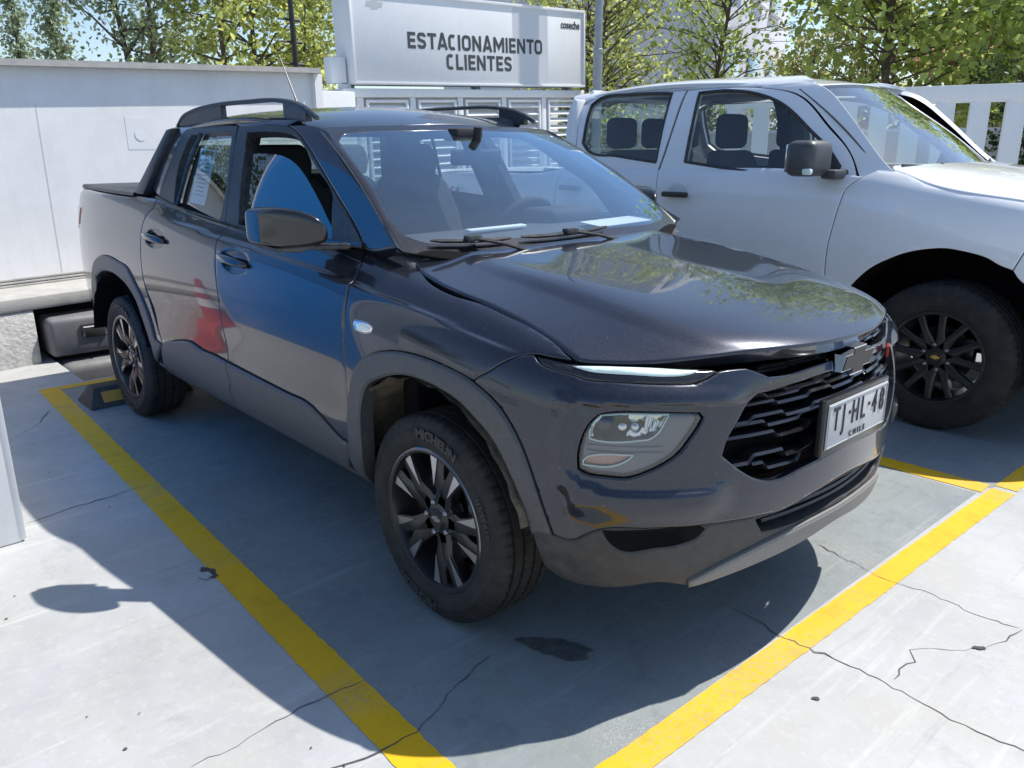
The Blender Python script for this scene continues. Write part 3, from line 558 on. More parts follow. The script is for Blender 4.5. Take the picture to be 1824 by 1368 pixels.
# ------------------------------------------------------------------ surfaces
def sym(net, k):
    C = net.C[1:-1, 1:-1]; h = C[:, :k+1]; return Net(np.concatenate([h, h[:, k-1::-1]*[1, -1, 1]], 1))
_sh = shell_net(); _pl = np.concatenate([[0], np.cumsum(np.linalg.norm(np.diff(_sh.plan, axis=0), axis=1))])
SH = Surf(_sh, _pl, .085)
CB = Surf(cab_net(), .208, .062)
WS = Surf(sym(ws_net(), 6), .155, .12, True)
HD = Surf(sym(hood_net(), 8), .15, .09)
RF = Surf(sym(roof_net(), 6), .18, .105, True)
def mir(L, k): return [[k-u, v] for u, v in L][::-1]
def half_u(L): return L+mir(L, 38)                       # right half (towards the nose) + its mirror image
def mirv(L, k): return L+[[u, k-v] for u, v in L][::-1]
_gu, _gv = np.meshgrid(np.linspace(0, 19, 400), np.linspace(0, 12, 240), indexing='ij'); _gp = _sh(_gu, _gv)
def xz(*pts):
    o = []
    for x, z in pts:
        i = ((_gp[..., 0]-x)**2+(_gp[..., 2]-z)**2+(_gp[..., 1] > -.3)*9).argmin(); o.append([float(_gu.flat[i]), float(_gv.flat[i])])
    return o
def arc(cx, cz, r, a0, a1, n): return [(cx+r*math.cos(math.radians(a0+(a1-a0)*i/(n-1))), cz+r*math.sin(math.radians(a0+(a1-a0)*i/(n-1)))) for i in range(n)]
car = empty('pickup_truck', (0, 0, 0), 0, 'dark graphite double-cab pickup parked between yellow lines in the foreground', 'pickup truck')
WR = .340
def both(name, surf, loops, m, parent=None, **k):
    a = panel(name, surf, loops, m, parent or car, **k); b = panel(name, surf, loops, m, parent or car, mirror=True, **k); return a, b
def child(o, p): o.parent = p; return o
U = UV
# --- doors, wings, bed side
def sstep(x): x = np.clip(x, 0, 1); return x*x*(3-2*x)
def side_disp(D):
    """shoulder crease that starts on the rear door and runs out over the front wing, faint waist hollow below"""
    uv = SH.toUV(D); u, v = uv[:, 0], uv[:, 1]
    vc = np.interp(u, [5.5, 6.2, 7.5, 9.5, 11, 12.6], [10.35, 10.1, 9.75, 9.45, 9.2, 8.9])
    a = sstep((u-5.9)/.9)*sstep((12.9-u)/1.0)
    hollow = -.007*sstep((u-4.6)/.8)*sstep((10.3-u)/.7)*np.exp(-((v-4.9)/.9)**2)
    return -.012*a*sstep((v-vc)/.32)*(1-.6*sstep((v-vc-.5)/1.5))+hollow
fdoor = both('front_door', SH, [U['front_door'], U['handle_f']], M['paint'], disp=side_disp, step=.02)
rdoor = both('rear_door', SH, [U['rear_door'], U['handle_r']], M['paint'], disp=side_disp, step=.02)
wing_ = both('front_wing', SH, [U['fender']], M['paint'], disp=side_disp, step=.02)
RD = U['rd_low']; fr = U['flare_rear_px']
arch_back = xz(*arc(-2.8, .338, .585, 128, 186, 8))
bed_loop = RD+fr[::-1][1:]+arch_back+xz((-3.45, .40), (-3.70, .43))+[[1.2, 1.2], [.4, 1.6], [.1, 3], [.1, 6], [.1, 9], [.1, 11.2], [.6, 11.5], [2, 11.5], [3.3, 11.45], [4.4, 11.5], [5.0, 11.7]]
bed = both('bed_side', SH, [bed_loop], M['paint'])
# --- unpainted cladding
both('wheel_arch_trim', SH, [U['flare_front']], M['plastic'], off=.010, r=.010, skirt=.05, gap=.0005)
rin = U['flare_rear_in']
rear_loop = fr[::-1]+arch_back+xz(*arc(-2.8, .338, .475, 186, 130, 8))+rin
both('wheel_arch_trim', SH, [rear_loop], M['plastic'], off=.010, r=.010, skirt=.05, gap=.0005)
both('door_cladding', SH, [U['cladding_front']], M['plastic'], off=.010, r=.010, skirt=.02)
both('door_cladding', SH, [U['cladding_rear']], M['plastic'], off=.010, r=.010, skirt=.02)
sill = [[5.46, 1.72], [6.3, 1.8], [7.2, 1.85], [7.65, 1.88], [8.4, 1.8], [9.2, 1.66], [9.85, 1.2], [9.9, .2], [8, .15], [6, .15], [5.3, .3]]
both('sill_trim', SH, [sill], M['plastic'], off=.004, r=.008, skirt=.04)
# --- front bumper
lampH = U['headlamp']
bump_r = U['fj']+U['drl_housing'][::-1][:10]+U['wing']+U['bar_top']+U['bar_low']+U['grille_left'][4::-1]+U['grille_low'][1:]+[[19, 4.8]]
bump_bot = [[19, 3.9]]+U['bumper_low'][::-1][1:]+U['flare_f_lo'][1:]
b0 = bump_r+mir(bump_r, 38)[1:]+mir(bump_bot, 38)[:-1]+bump_bot[0:]
def bump_disp(D):
    """moulded relief of the bumper skin: sunk frame round each lamp, crease above it, upward ledge below"""
    uv = SH.toUV(D); u = np.minimum(uv[:, 0], 38-uv[:, 0]); v = uv[:, 1]
    lo = np.interp(u, [13.5, 13.72, 14.0, 14.6, 15.2, 15.7, 16.2], [5.0, 4.68, 4.55, 4.48, 4.46, 4.50, 4.62])
    ends = sstep((u-13.42)/.28)*sstep((16.35-u)/.7)
    ledge = .017*ends*(1-sstep((v-lo+.02)/.20))*sstep((v-3.55)/.75)          # sticks out under the ledge, fades downwards
    top = np.interp(u, [13.5, 13.94, 14.3, 15.2, 16.2], [7.15, 7.30, 7.44, 7.58, 7.42])
    brow = .013*sstep((u-13.3)/.5)*sstep((16.6-u)/.6)*sstep((v-top)/.14)*(1-sstep((v-top-.25)/1.3))   # brow over the lamp
    left = .010*(1-sstep((u-13.50)/.16))*sstep((u-13.15)/.3)*sstep((v-4.2)/.5)*(1-sstep((v-7.3)/.6))
    return ledge+brow+left
bumper = panel('front_bumper', SH, [b0, lampH, mir(lampH, 38)], M['paint'], car, r=.005, skirt=.03, step=.0125, disp=bump_disp)
low_r = U['bumper_low'][:-1]+[[19, 3.88]]
bt = U['bottom']; skid_t = U['skid'][:-1]+[[19, 2.95]]
lowbot = [[19, 2.95]]+U['skid'][-2::-1]+bt[8:1:-1]+[[12.87, 2.95]]
intk = [[16.757, 3.456], [17.248, 3.475], [18.045, 3.66], [19, 3.78]]; intk2 = [[19, 3.1], [18.582, 3.05], [17.329, 2.985], [16.938, 3.036]]
intake_loop = intk+mir(intk, 38)[1:]+mir(intk2, 38)[:-1]+intk2
l0 = low_r+mir(low_r, 38)[1:]+mir(lowbot, 38)[:-1]+lowbot
pk = U['pocket']
lowb = panel('bumper_lower', SH, [l0, intake_loop, pk, mir(pk, 38)], M['plastic_dirty'], car, off=-.004, r=.006, skirt=.06, step=.03)
for mr in (None, True): panel('side_air_pocket', SH, [pk], M['dark'], lowb, off=-.008, r=0, skirt=.0, gap=-.002, mirror=mr, shape=lambda V, N, D, d: V-N*(.035*np.clip(d/.03, 0, 1))[:, None])
sb = [[19, 2.37], [18.09, 2.2], [16.88, 1.947], [15.68, 1.56]]
sk0 = skid_t+mir(skid_t, 38)[1:]+mir(sb, 38)[:-1]+sb
panel('skid_plate', SH, [sk0], M['skid'], car, off=.008, r=.008, skirt=.06)
both('parking_sensor', SH, [[[U['sensor'][0][0]+.045*math.cos(t), U['sensor'][0][1]+.16*math.sin(t)] for t in np.linspace(0, 2*math.pi, 13)[:-1]]], M['gloss_black'], off=.002, r=.002, skirt=.003, gap=0, dense=.004)
both('parking_sensor', SH, [[[U['sensor'][0][0]+.03*math.cos(t), U['sensor'][0][1]+.10*math.sin(t)] for t in np.linspace(0, 2*math.pi, 13)[:-1]]], M['paint'], off=.003, r=.002, skirt=.003, gap=0, dense=.004)
# lower intake bars and backing
panel('intake_back', SH, [[[16.6, 3.6], [19, 3.95], [21.4, 3.6], [21.3, 2.8], [19, 2.9], [16.7, 2.8]]], M['dark'], lowb, off=-.06, r=0, skirt=0)
for v in (3.22, 3.45):
    us = np.linspace(17.0, 21.0, 22); P, N = _sh(us, np.full(22, v), True); tube('intake_bar', [tuple(p-n*.03) for p, n in zip(P, N)], .007, M['satin_black'], lowb, 6)
# --- head lamps
for mr in (None, True):
    hl = panel('headlamp', SH, [lampH], M['lamp_black'], car, off=-.055, r=0, skirt=0, mirror=mr)
    c0 = np.array(lampH).mean(0); sc = lambda L, k, c=c0: [[c[0]+(u-c[0])*k, c[1]+(v-c[1])*k] for u, v in L]
    panel('bezel', SH, [sc(lampH, .93), sc(U['head_main'], 1.04, np.array(U['head_main']).mean(0)), sc(U['head_ind'], 1.05, np.array(U['head_ind']).mean(0))], M['lamp_in'], hl, off=-.018, r=.004, skirt=.035, mirror=mr, gap=0)
    # rims round main module and indicator, chrome glint put into a pale colour
    for key in ('head_main', 'head_ind'):
        lp = smooth_loop(SH.toD(U[key]), .01); P, N = SH.ev(lp); Q = P-N*.012; Q = Q*[1, -1, 1] if mr else Q
        Q = list(map(tuple, Q)); tube('bright_rim', Q+[Q[0]], .0024 if key == 'head_main' else .0022, M['drl'], hl, 6)
    panel('indicator', SH, [U['head_ind']], M['amber'], hl, off=-.024, r=.003, skirt=.0, mirror=mr)
    panel('reflector_bowl', SH, [U['head_main']], M['chrome'], hl, off=-.022, r=.0, skirt=0, mirror=mr, step=.012, shape=lambda V, N, D, d: V-N*(.04*np.clip(d/.03, 0, 1)**.6+.006*np.sin(D[:, 0]*190)*np.clip(d/.01, 0, 1))[:, None])
    cm = np.array(U['head_main']).mean(0)
    def lp(u_, v_, d_):
        P, N = _sh(np.array([u_]), np.array([v_]), True); P = P[0]-N[0]*d_; N = N[0]
        return (P*[1, -1, 1], N*[1, -1, 1]) if mr else (P, N)
    for du, rad in ((-.34, .024), (-.02, .019), (.20, .015)):
        P, N = lp(cm[0]+du, cm[1]+.02, .042)
        bm = bmesh.new(); bmesh.ops.create_icosphere(bm, subdivisions=3, radius=rad*.84); bm_obj('projector', bm, M['mirror'] if du > -.1 else M['lamp_black'], hl, smooth=True, loc=tuple(P))
        bm = bmesh.new(); b_tube(bm, [tuple(-N*.010), tuple(N*.010)], rad, 24, False); bm_obj('projector_ring', bm, M['chrome'], hl, auto=40, loc=tuple(P))
    for k in range(7):                                  # bright fins beside the projectors
        uu = cm[0]+.36+.045*k; vv = cm[1]+.30-.05*k
        A, N = lp(uu, vv-.42+.05*k, .030); B, _ = lp(uu+.04, vv+.25, .030)
        bm = bmesh.new(); b_tube(bm, [tuple(A), tuple(B)], .0032, 5); bm_obj('lamp_fin', bm, M['chrome'], hl)
    for v_ in (5.62, 5.80):                             # moulded steps across the bezel
        us = np.linspace(13.80, 15.05, 16); Q = [tuple(lp(u_, v_+.02*(u_-13.8), .0165)[0]) for u_ in us]; tube('bezel_step', Q, .0016, M['dark_chrome'], hl, 5)
    panel('lens', SH, [sc(lampH, .975)], M['glass_clear'], hl, off=-.003, r=.006, skirt=.012, mirror=mr, gap=0)
    # daytime running lamp strip under the bonnet edge
    dr = panel('daytime_lamp', SH, [U['drl_housing']], M['gloss_black'], car, off=-.006, r=.004, skirt=.03, mirror=mr, gap=.001)
    panel('light_guide', SH, [U['drl_light']], M['drl'], dr, off=-.003, r=.004, skirt=.004, mirror=mr, gap=0)
# --- grille
gr = empty('grille', parent=car)
panel('grille_back', SH, [[[15.9, 5.4], [16.5, 8.2], [16.5, 10.2], [19, 10.6], [21.5, 10.2], [21.5, 8.2], [22.1, 5.4], [21.1, 4.4], [19, 4.6], [16.9, 4.4]]], M['dark'], gr, off=-.085, r=0, skirt=0)
def gu(v):                                              # where the opening starts at row v
    g = U['grille_left'][:6][::-1]+U['grille_low'][1:4]
    if v > 5.4: return float(np.interp(v, [5.36, 5.85, 6.5, 7.47, 7.86, 8.1, 8.5], [16.03, 16.1, 16.29, 16.53, 16.69, 16.88, 17.0]))
    return float(np.interp(v, [4.5, 4.67, 5.01, 5.37], [16.9, 16.62, 16.3, 16.03]))
def bar(name, fn, u0, u1, h, d, off, m, parent, n=60):
    """a moulded bar that follows the nose surface; fn(u)->v"""
    us = np.linspace(u0, u1, n); vv = np.array([fn(u) for u in us]); P, N = _sh(us, vv, True); Pu, _ = _sh(us, vv+.02, True); up = Pu-P; up /= np.linalg.norm(up, axis=1)[:, None]
    prof = [(-h, -d), (-h, -.25*d), (-.35*h, 0), (.5*h, -.12*d), (h, -.45*d), (h, -d)]
    V = []; F = []; q = len(prof)
    for p, nn, uu in zip(P, N, up): V += [p+uu*a+nn*(off+b) for a, b in prof]
    for i in range(n-1):
        for j in range(q): F.append((i*q+j, (i+1)*q+j, (i+1)*q+(j+1) % q, i*q+(j+1) % q))
    F += [tuple(range(q))[::-1], tuple((n-1)*q+j for j in range(q))]
    o = mesh_obj(name, V, F, m, parent); bm = bmesh.new(); bm.from_mesh(o.data); bmesh.ops.recalc_face_normals(bm, faces=bm.faces[:]); bm.to_mesh(o.data); bm.free(); o.data.set_sharp_from_angle(angle=math.radians(25)); return o
def jog(v0, ks, dv):
    def f(u):
        x = abs(19-u); s = 0
        for a, b, g in ks: s += g*np.clip((x-a)/(b-a), 0, 1)
        return v0+dv*s
    return f
rows = [4.75, 5.2, 5.65, 6.1, 6.55, 7.0, 7.45, 7.9, 8.35]
for i, v in enumerate(rows):
    o = i % 3; a = [(.55, .62, 1), (1.25, 1.33, -1), (2.0, 2.1, 1)] if o == 0 else [(.9, .98, -1), (1.6, 1.68, 1), (2.3, 2.4, -1)] if o == 1 else [(.35, .42, 1), (1.0, 1.08, -1), (1.8, 1.88, 1)]
    f = jog(v, a, .20); x0 = max(gu(max(4.5, v-.1)), gu(v+.1))+.02
    bar('grille_bar', f, x0, 38-x0, .0085, .045, -.020, M['gloss_black'], gr, 130)
for v in (9.45, 9.95):
    bar('grille_bar', jog(v, [(.7, .78, 1), (1.5, 1.58, -1)], .15), 16.75+.1*(v > 9.6), 21.25-.1*(v > 9.6), .006, .03, -.018, M['gloss_black'], gr, 90)
# emblem: cross shaped bow tie
ex, ez = float(_sh(np.array([19.]), np.array([8.8]))[0][0])+.012, .876
bow = [(-.098, .026), (-.036, .026), (-.024, .044), (.050, .044), (.038, .026), (.098, .026), (.082, -.026), (.036, -.026), (.024, -.044), (-.050, -.044), (-.038, -.026), (-.082, -.026)]
bow = [(-.100, -.022), (-.080, .024), (-.034, .024), (-.034, .042), (.044, .042), (.036, .022), (.100, .022), (.080, -.024), (.034, -.024), (.034, -.042), (-.044, -.042), (-.036, -.022)]
bm = bmesh.new(); b_prism(bm, bow, lambda a, b: (ex-.035, a, ez+b), lambda a, b: (ex+.014, a*.96, ez+b*.94)); em = bm_obj('emblem', bm, M['chrome'], car)
bm = bmesh.new(); b_prism(bm, [(a*.90, b*.84) for a, b in bow], lambda a, b: (ex+.010, a, ez+b), lambda a, b: (ex+.016, a, ez+b)); bm_obj('emblem_face', bm, mat('emblem_black', (.015, .015, .016), rough=.45), em)
text_obj('badge', 'RS', .045, M['red_badge'], car, tuple(_sh(np.array([20.75]), np.array([8.0]))[0]+np.array([.012, 0, 0])), (math.pi/2, 0, math.pi/2+.38), extrude=.003, bold=.002)
# --- number plate
px_, pz_, pt_ = .897, .716, .03
pl = empty('number_plate', (px_, 0, pz_), parent=car); pl.rotation_euler = (0, pt_*0, 0)
box('plate_holder', (0, 0, -.004), (.022, .385, .165), M['lamp_black'], pl, .004)
box('plate_sheet', (.0135, 0, 0), (.004, .36, .13), M['plate'], pl, .006)
for z in (-.061, .061): box('plate_rim', (.0165, 0, z), (.003, .35, .0025), M['plate'], pl, .001)
for y in (-.176, .176): box('plate_rim', (.0165, y, 0), (.003, .0025, .122), M['plate'], pl, .001)
RX = (math.pi/2, 0, math.pi/2)
for ch, y, s_ in (('T', -.135, 1), ('J', -.092, 1), ('H', -.022, 1), ('L', .026, 1), ('4', .098, 1), ('8', .145, 1)):
    text_obj('character', ch, .098, M['ink'], pl, (.017, y, .014), RX, extrude=.0012, bold=.0004, sx=.62)
for y in (-.057, .062): text_obj('character', '·', .06, M['ink'], pl, (.017, y, .018), RX, extrude=.001, bold=.002)
text_obj('country_name', 'CHILE', .024, M['ink'], pl, (.017, 0, -.048), RX, extrude=.001, spacing=1.7)
# --- bonnet, windscreen, roof
hl_ = [[.22, 8], [.2, 5], [.19, 2.05], [.85, .75], [1.95, .04], [3.5, .04], [5.2, .04], [6.8, .04], [7.65, .06], [7.93, .45], [7.96, 2], [7.96, 4], [7.96, 6], [7.96, 8]]
hood_loop = hl_+[[u, 16-v] for u, v in hl_[1:-1]][::-1]
def hood_disp(D):
    uv = HD.toUV(D); u = uv[:, 0]; v = np.minimum(uv[:, 1], 16-uv[:, 1]); vr = np.interp(u, [.5, 3, 5, 7, 8], [3.3, 3.35, 3.65, 4.4, 5.0])
    k = sstep((u-1.0)/2.0)
    return k*sstep((8.05-u)/1.6)*(.007*sstep((v-vr+.45)/.9)-.007*sstep((v-vr-.5)/3.0))
panel('bonnet', HD, [hood_loop], M['paint'], car, r=.009, skirt=.035, step=.018, off=.002, disp=hood_disp)
wo = [[5.36, .06], [2.6, .06], [.0, .06], [0, 6]]
ws_out = [[5.36, 6], [5.36, 3], [5.34, .1], [3, .06], [.06, .06], [.06, 3], [.06, 6]]
ws_in = [[5.08, 6], [5.04, 3.97], [4.98, 1.7], [4.85, .95], [4.5, .52], [3.9, .45], [2.2, .45], [.9, .46], [.62, .62], [.5, 1.0], [.55, 1.8], [.80, 3.55], [.97, 5.2], [1.0, 6]]
fv = lambda L: L+[[u, 12-v] for u, v in L[1:-1]][::-1]
wsc = panel('windscreen', WS, [fv(ws_in)], M['glass_ws'], car, r=0, skirt=0, gap=-.002)
panel('frit_border', WS, [fv(ws_out), fv(ws_in)], M['gloss_black'], wsc, off=.0008, r=.002, skirt=.004, gap=0)
rl = [[.42, 6], [.40, 3], [.42, .9], [.75, .30], [2, .12], [4, .1], [6.5, .1], [7.8, .2], [7.95, 1], [7.98, 3], [7.98, 6]]
roof = panel('roof', RF, [fv(rl)], M['paint'], car, r=.006, skirt=.02)
# --- upper door frames, pillars and glass
ff = both('door_frame', CB, [U['fframe'], U['fwin']], M['satin_black'], r=.004, skirt=.045)
rf = both('door_frame', CB, [U['rframe'], U['rwin']], M['satin_black'], r=.004, skirt=.045)
for a, b in ((ff, fdoor), (rf, rdoor)):
    for i in (0, 1): child(a[i], b[i])
both('mirror_sail', CB, [U['sail']], M['satin_black'], off=.003)
both('windscreen_pillar', CB, [U['apillar']], M['paint'], r=.006, skirt=.05, gap=.001)
cp = both('rear_pillar', CB, [U['cpillar']], M['paint'], r=.004, skirt=.03)
top = [p for p in U['rframe'][4:8]][::-1]+U['fframe'][4:7]
cant = top+[[top[-1][0]+.25, 8.0], [top[-1][0]-.1, 9.3], [top[2][0], 9.6], [top[0][0], 9.5], [top[0][0]-.6, 8.6]]
both('cant_rail', CB, [cant], M['paint'], r=.004, skirt=.03)
gl_half = [U['fwin'][0]]+U['fglass_top']+[U['fwin'][-1]]
g1 = panel('window_glass', CB, [gl_half], M['glass_side'], fdoor[0], off=-.022, r=0, skirt=.004, gap=-.004)
g2 = panel('window_glass', CB, [U['fwin']], M['glass_side'], fdoor[1], off=-.022, r=0, skirt=0, gap=-.006, mirror=True)
for i, mr in ((0, None), (1, True)):
    panel('window_glass', CB, [U['rwin']], M['glass_side'], rdoor[i], off=-.016, r=0, skirt=0, gap=-.006, mirror=mr)
    P = CB.ev(CB.toD([[U['rwin'][5][0]+.10, 3.0], [U['rwin'][5][0]+.10, 7]]))[0]
# quarter divider in the rear window
for i, sgn in ((0, 1), (1, -1)):
    d = CB.ev(CB.toD([[2.84, 2.65], [2.95, 4.8], [3.15, 7.1]]))[0]*[1, sgn, 1]
    tube('window_divider', [tuple(p) for p in d], .011, M['satin_black'], rdoor[i], 6)
# belt mouldings
for i, sgn in ((0, 1), (1, -1)):
    for key, par, q in (('fframe', fdoor, [0, -1, -2, -3, -4]), ('rframe', rdoor, [11, 12, 13, 0])):
        L = [U[key][j] for j in q]; D = smooth_loop(CB.toD(L), .05, closed=False); P, N = CB.ev(D); P = (P+N*.004)*[1, sgn, 1]
        tube('belt_moulding', [tuple(p) for p in P], .010, M['gloss_black'], par[i], 6)
# --- door handles in round dished cups
for key, par in (('handle_f', fdoor), ('handle_r', rdoor)):
    for i, mr in ((0, None), (1, True)):
        cup = panel('handle_cup', SH, [U[key]], M['gloss_black'], par[i], off=-.003, r=.0, skirt=0, gap=-.002, mirror=mr, dense=.006, step=.010, shape=lambda V, N, D, d: V-N*(.030*np.clip(d/.030, 0, 1)**.8)[:, None])
        L = np.array(U[key]); u0, v0 = L.mean(0); du = (L[:, 0].max()-L[:, 0].min())/2
        us = np.linspace(u0-du*1.0, u0+du*1.06, 14); P, N = _sh(us, np.linspace(v0+.08, v0-.05, 14), True)
        bowh = np.abs(np.sin(np.linspace(0, math.pi, 14)))**.6; P = P+N*(.004+.022*bowh)[:, None]
        if mr: P = P*[1, -1, 1]
        bm = bmesh.new(); b_tube(bm, [tuple(p) for p in P], [.008+.009*abs(math.sin(math.pi*k/13))**.5 for k in range(14)], 10); bm_obj('handle', bm, M['paint'], par[i], smooth=True)
both('side_repeater', SH, [U['repeater']], M['chrome'], off=.004, r=.006, skirt=.006, gap=0, dense=.006)
for mr in (None, True):
    L = np.array(U['repeater']); c0 = L.mean(0); panel('side_repeater', SH, [[list(c0+(p-c0)*.62) for p in L]], M['drl'], car, off=.007, r=.004, skirt=.004, gap=0, dense=.006, mirror=mr)
# --- bed: rail caps, cover, tailgate, tail lamps, buttress
def xy_bed(sg):
    us = np.linspace(5.0, .6, 16); P = _sh(us, np.full(16, 11.75)); return [(p[0], p[1]*sg, p[2]+.012) for p in P]
for sg in (1, -1):
    P = xy_bed(sg); bm = bmesh.new(); rings = []
    for x, y, z in P:
        s_ = -1 if sg > 0 else 1
        rings.append([bm.verts.new(v) for v in ((x, y+.012*s_, z-.016), (x, y+.008*s_, z), (x, y-.07*s_, z+.006), (x, y-.075*s_, z-.05))])
    for a, b in zip(rings, rings[1:]):
        for k in range(3): bm.faces.new((a[k], a[k+1], b[k+1], b[k]))
    bmesh.ops.recalc_face_normals(bm, faces=bm.faces[:]); bm_obj('bed_rail_cap', bm, M['satin_black'], car, auto=40)
bm = bmesh.new(); b_box(bm, (-3.10, 0, 1.228), (1.30, 1.40, .03)); bmesh.ops.bevel(bm, geom=bm.edges[:], offset=.01, segments=2, affect='EDGES', profile=.5); bm_obj('bed_cover', bm, M['satin_black'], car, auto=40)
box('tailgate', (-3.83, 0, .85), (.05, 1.30, .70), M['paint'], car, .02, 3)
box('rear_bumper', (-3.83, 0, .47), (.16, 1.40, .18), M['plastic'], car, .04, 3)
both('tail_lamp', SH, [[[1.0, 9.4], [2.75, 9.2], [2.62, 7.9], [2.2, 7.4], [.8, 7.3]]], M['red_lens'], off=.006, r=.008, skirt=.02)
for sg in (1, -1):
    A = [(-2.37, -.655, 1.545), (-2.566, -.785, 1.235), (-2.42, -.79, 1.235), (-2.285, -.66, 1.55)]
    bm = bmesh.new(); a = [bm.verts.new((x, y*sg, z)) for x, y, z in A]; b = [bm.verts.new((x, (y+.07)*sg, z)) for x, y, z in A]; n_ = len(A)
    bm.faces.new(a); bm.faces.new(b[::-1])
    for i in range(n_): bm.faces.new((a[i], b[i], b[(i+1) % n_], a[(i+1) % n_]))
    bmesh.ops.recalc_face_normals(bm, faces=bm.faces[:]); bmesh.ops.bevel(bm, geom=bm.edges[:], offset=.008, segments=2, affect='EDGES', profile=.5); bm_obj('roof_buttress', bm, M['satin_black'], car, auto=40)
    # roof rail: arched bar on two feet
    pth = [(-2.40, 1.562), (-2.33, 1.600), (-2.20, 1.627), (-2.00, 1.643), (-1.62, 1.648), (-1.30, 1.640), (-1.19, 1.626), (-1.10, 1.600), (-1.03, 1.568)]
    pth = smooth_loop(np.array(pth), .03, closed=False)
    bm = bmesh.new(); rings = []
    for x, z in pth:
        hgt = .0075; lw = .017*(1-.5*max(0, (x+1.2)/.17)*(x > -1.2))
        rings.append([bm.verts.new((x, sg*(-.575+dy), z+dz)) for dy, dz in ((-lw, -hgt*1.3), (-lw*.9, hgt*.6), (-lw*.4, hgt), (lw*.5, hgt), (lw, hgt*.2), (lw, -hgt*1.3))])
    for q, w_ in zip(rings, rings[1:]):
        for k in range(6): bm.faces.new((q[k], q[(k+1) % 6], w_[(k+1) % 6], w_[k]))
    bm.faces.new(rings[0]); bm.faces.new(rings[-1])
    for x0, x1 in ((-2.36, -1.86), (-1.27, -1.09)):
        zt = lambda x: float(np.interp(x, [p[0] for p in pth], [p[1] for p in pth]))
        xs = np.linspace(x0, x1, 8); top_ = [(x, zt(x)-.006) for x in xs]; bot = [(x, 1.555) for x in xs[::-1]]
        b_prism(bm, top_+bot, lambda a, b: (a, sg*-.589, b), lambda a, b: (a, sg*-.563, b))
    bmesh.ops.recalc_face_normals(bm, faces=bm.faces[:]); bm_obj('roof_rail', bm, M['satin_black'], car, auto=40)
tube('antenna', [(-2.20, 0, 1.61), (-2.24, 0, 1.68), (-2.40, 0, 1.93)], [.012, .006, .0022], M['satin_black'], car, 6)
# --- door mirrors
def mirror_half(sg):
    root = empty('door_mirror', (0, 0, .014), parent=car)
    # stations from inner end to outer end: (y, x_rear, x_front, z_bottom, z_top)
    st = [(-.845, -.66, -.53, 1.152, 1.187), (-.857, -.68, -.515, 1.142, 1.207), (-.885, -.715, -.525, 1.132, 1.240), (-.925, -.75, -.56, 1.126, 1.254), (-.96, -.785, -.61, 1.124, 1.257), (-.985, -.81, -.665, 1.126, 1.253), (-.997, -.82, -.70, 1.132, 1.246), (-1.002, -.818, -.715, 1.140, 1.238)]
    V = []; F = []; n = 20
    for y, xr, xf, zb, zt in st:
        cz = (zb+zt)/2; hz = (zt-zb)/2; cx = (xr+xf)/2; hx = (xf-xr)/2
        for k in range(n):
            t = 2*math.pi*k/n; cc, ss = math.cos(t), math.sin(t); e = .40
            V.append((cx+hx*abs(cc)**e*(1 if cc > 0 else -1), y*sg, cz+hz*abs(ss)**(.45)*(1 if ss > 0 else -1)))
    for i in range(len(st)-1):
        for k in range(n): F.append((i*n+k, (i+1)*n+k, (i+1)*n+(k+1) % n, i*n+(k+1) % n))
    F += [tuple(range(n)), tuple((len(st)-1)*n+k for k in range(n))]
    o = mesh_obj('mirror_housing', V, F, M['gloss_black'], root); bm = bmesh.new(); bm.from_mesh(o.data); bmesh.ops.recalc_face_normals(bm, faces=bm.faces[:]); bm.to_mesh(o.data); bm.free()
    md = o.modifiers.new('s', 'SUBSURF'); md.levels = 1; md.render_levels = 2
    # lower shell, foot and arm
    bm = bmesh.new()
    poly = [(-.85, 1.150), (-.88, 1.134), (-.975, 1.124), (-.99, 1.130), (-.965, 1.110), (-.91, 1.107), (-.855, 1.128)]
    b_prism(bm, poly, lambda a, b: (-.69+(a+.845)*.8, a*sg, b), lambda a, b: (-.56+(a+.845)*.8, a*sg, b)); bmesh.ops.recalc_face_normals(bm, faces=bm.faces[:]); bmesh.ops.bevel(bm, geom=bm.edges[:], offset=.006, segments=2, affect='EDGES', profile=.5); bm_obj('mirror_lower_shell', bm, M['plastic'], root, auto=45)
    bm = bmesh.new(); A = [(-.69, -.875, 1.122), (-.58, -.875, 1.126), (-.49, -.785, 1.130), (-.60, -.785, 1.120)]
    a = [bm.verts.new((x, y*sg, z+.010)) for x, y, z in A]; b = [bm.verts.new((x, y*sg, z-.012)) for x, y, z in A]
    bm.faces.new(a); bm.faces.new(b[::-1])
    for i in range(4): bm.faces.new((a[i], b[i], b[(i+1) % 4], a[(i+1) % 4]))
    bmesh.ops.recalc_face_normals(bm, faces=bm.faces[:]); bmesh.ops.bevel(bm, geom=bm.edges[:], offset=.008, segments=3, affect='EDGES', profile=.5); bm_obj('mirror_arm', bm, M['satin_black'], root, auto=50)
    box('mirror_glass', (-.772, -.925*sg, 1.19), (.02, .14, .10), M['mirror'], root, .01, rot=(0, 0, -.70*sg))
for sg in (1, -1): mirror_half(sg)
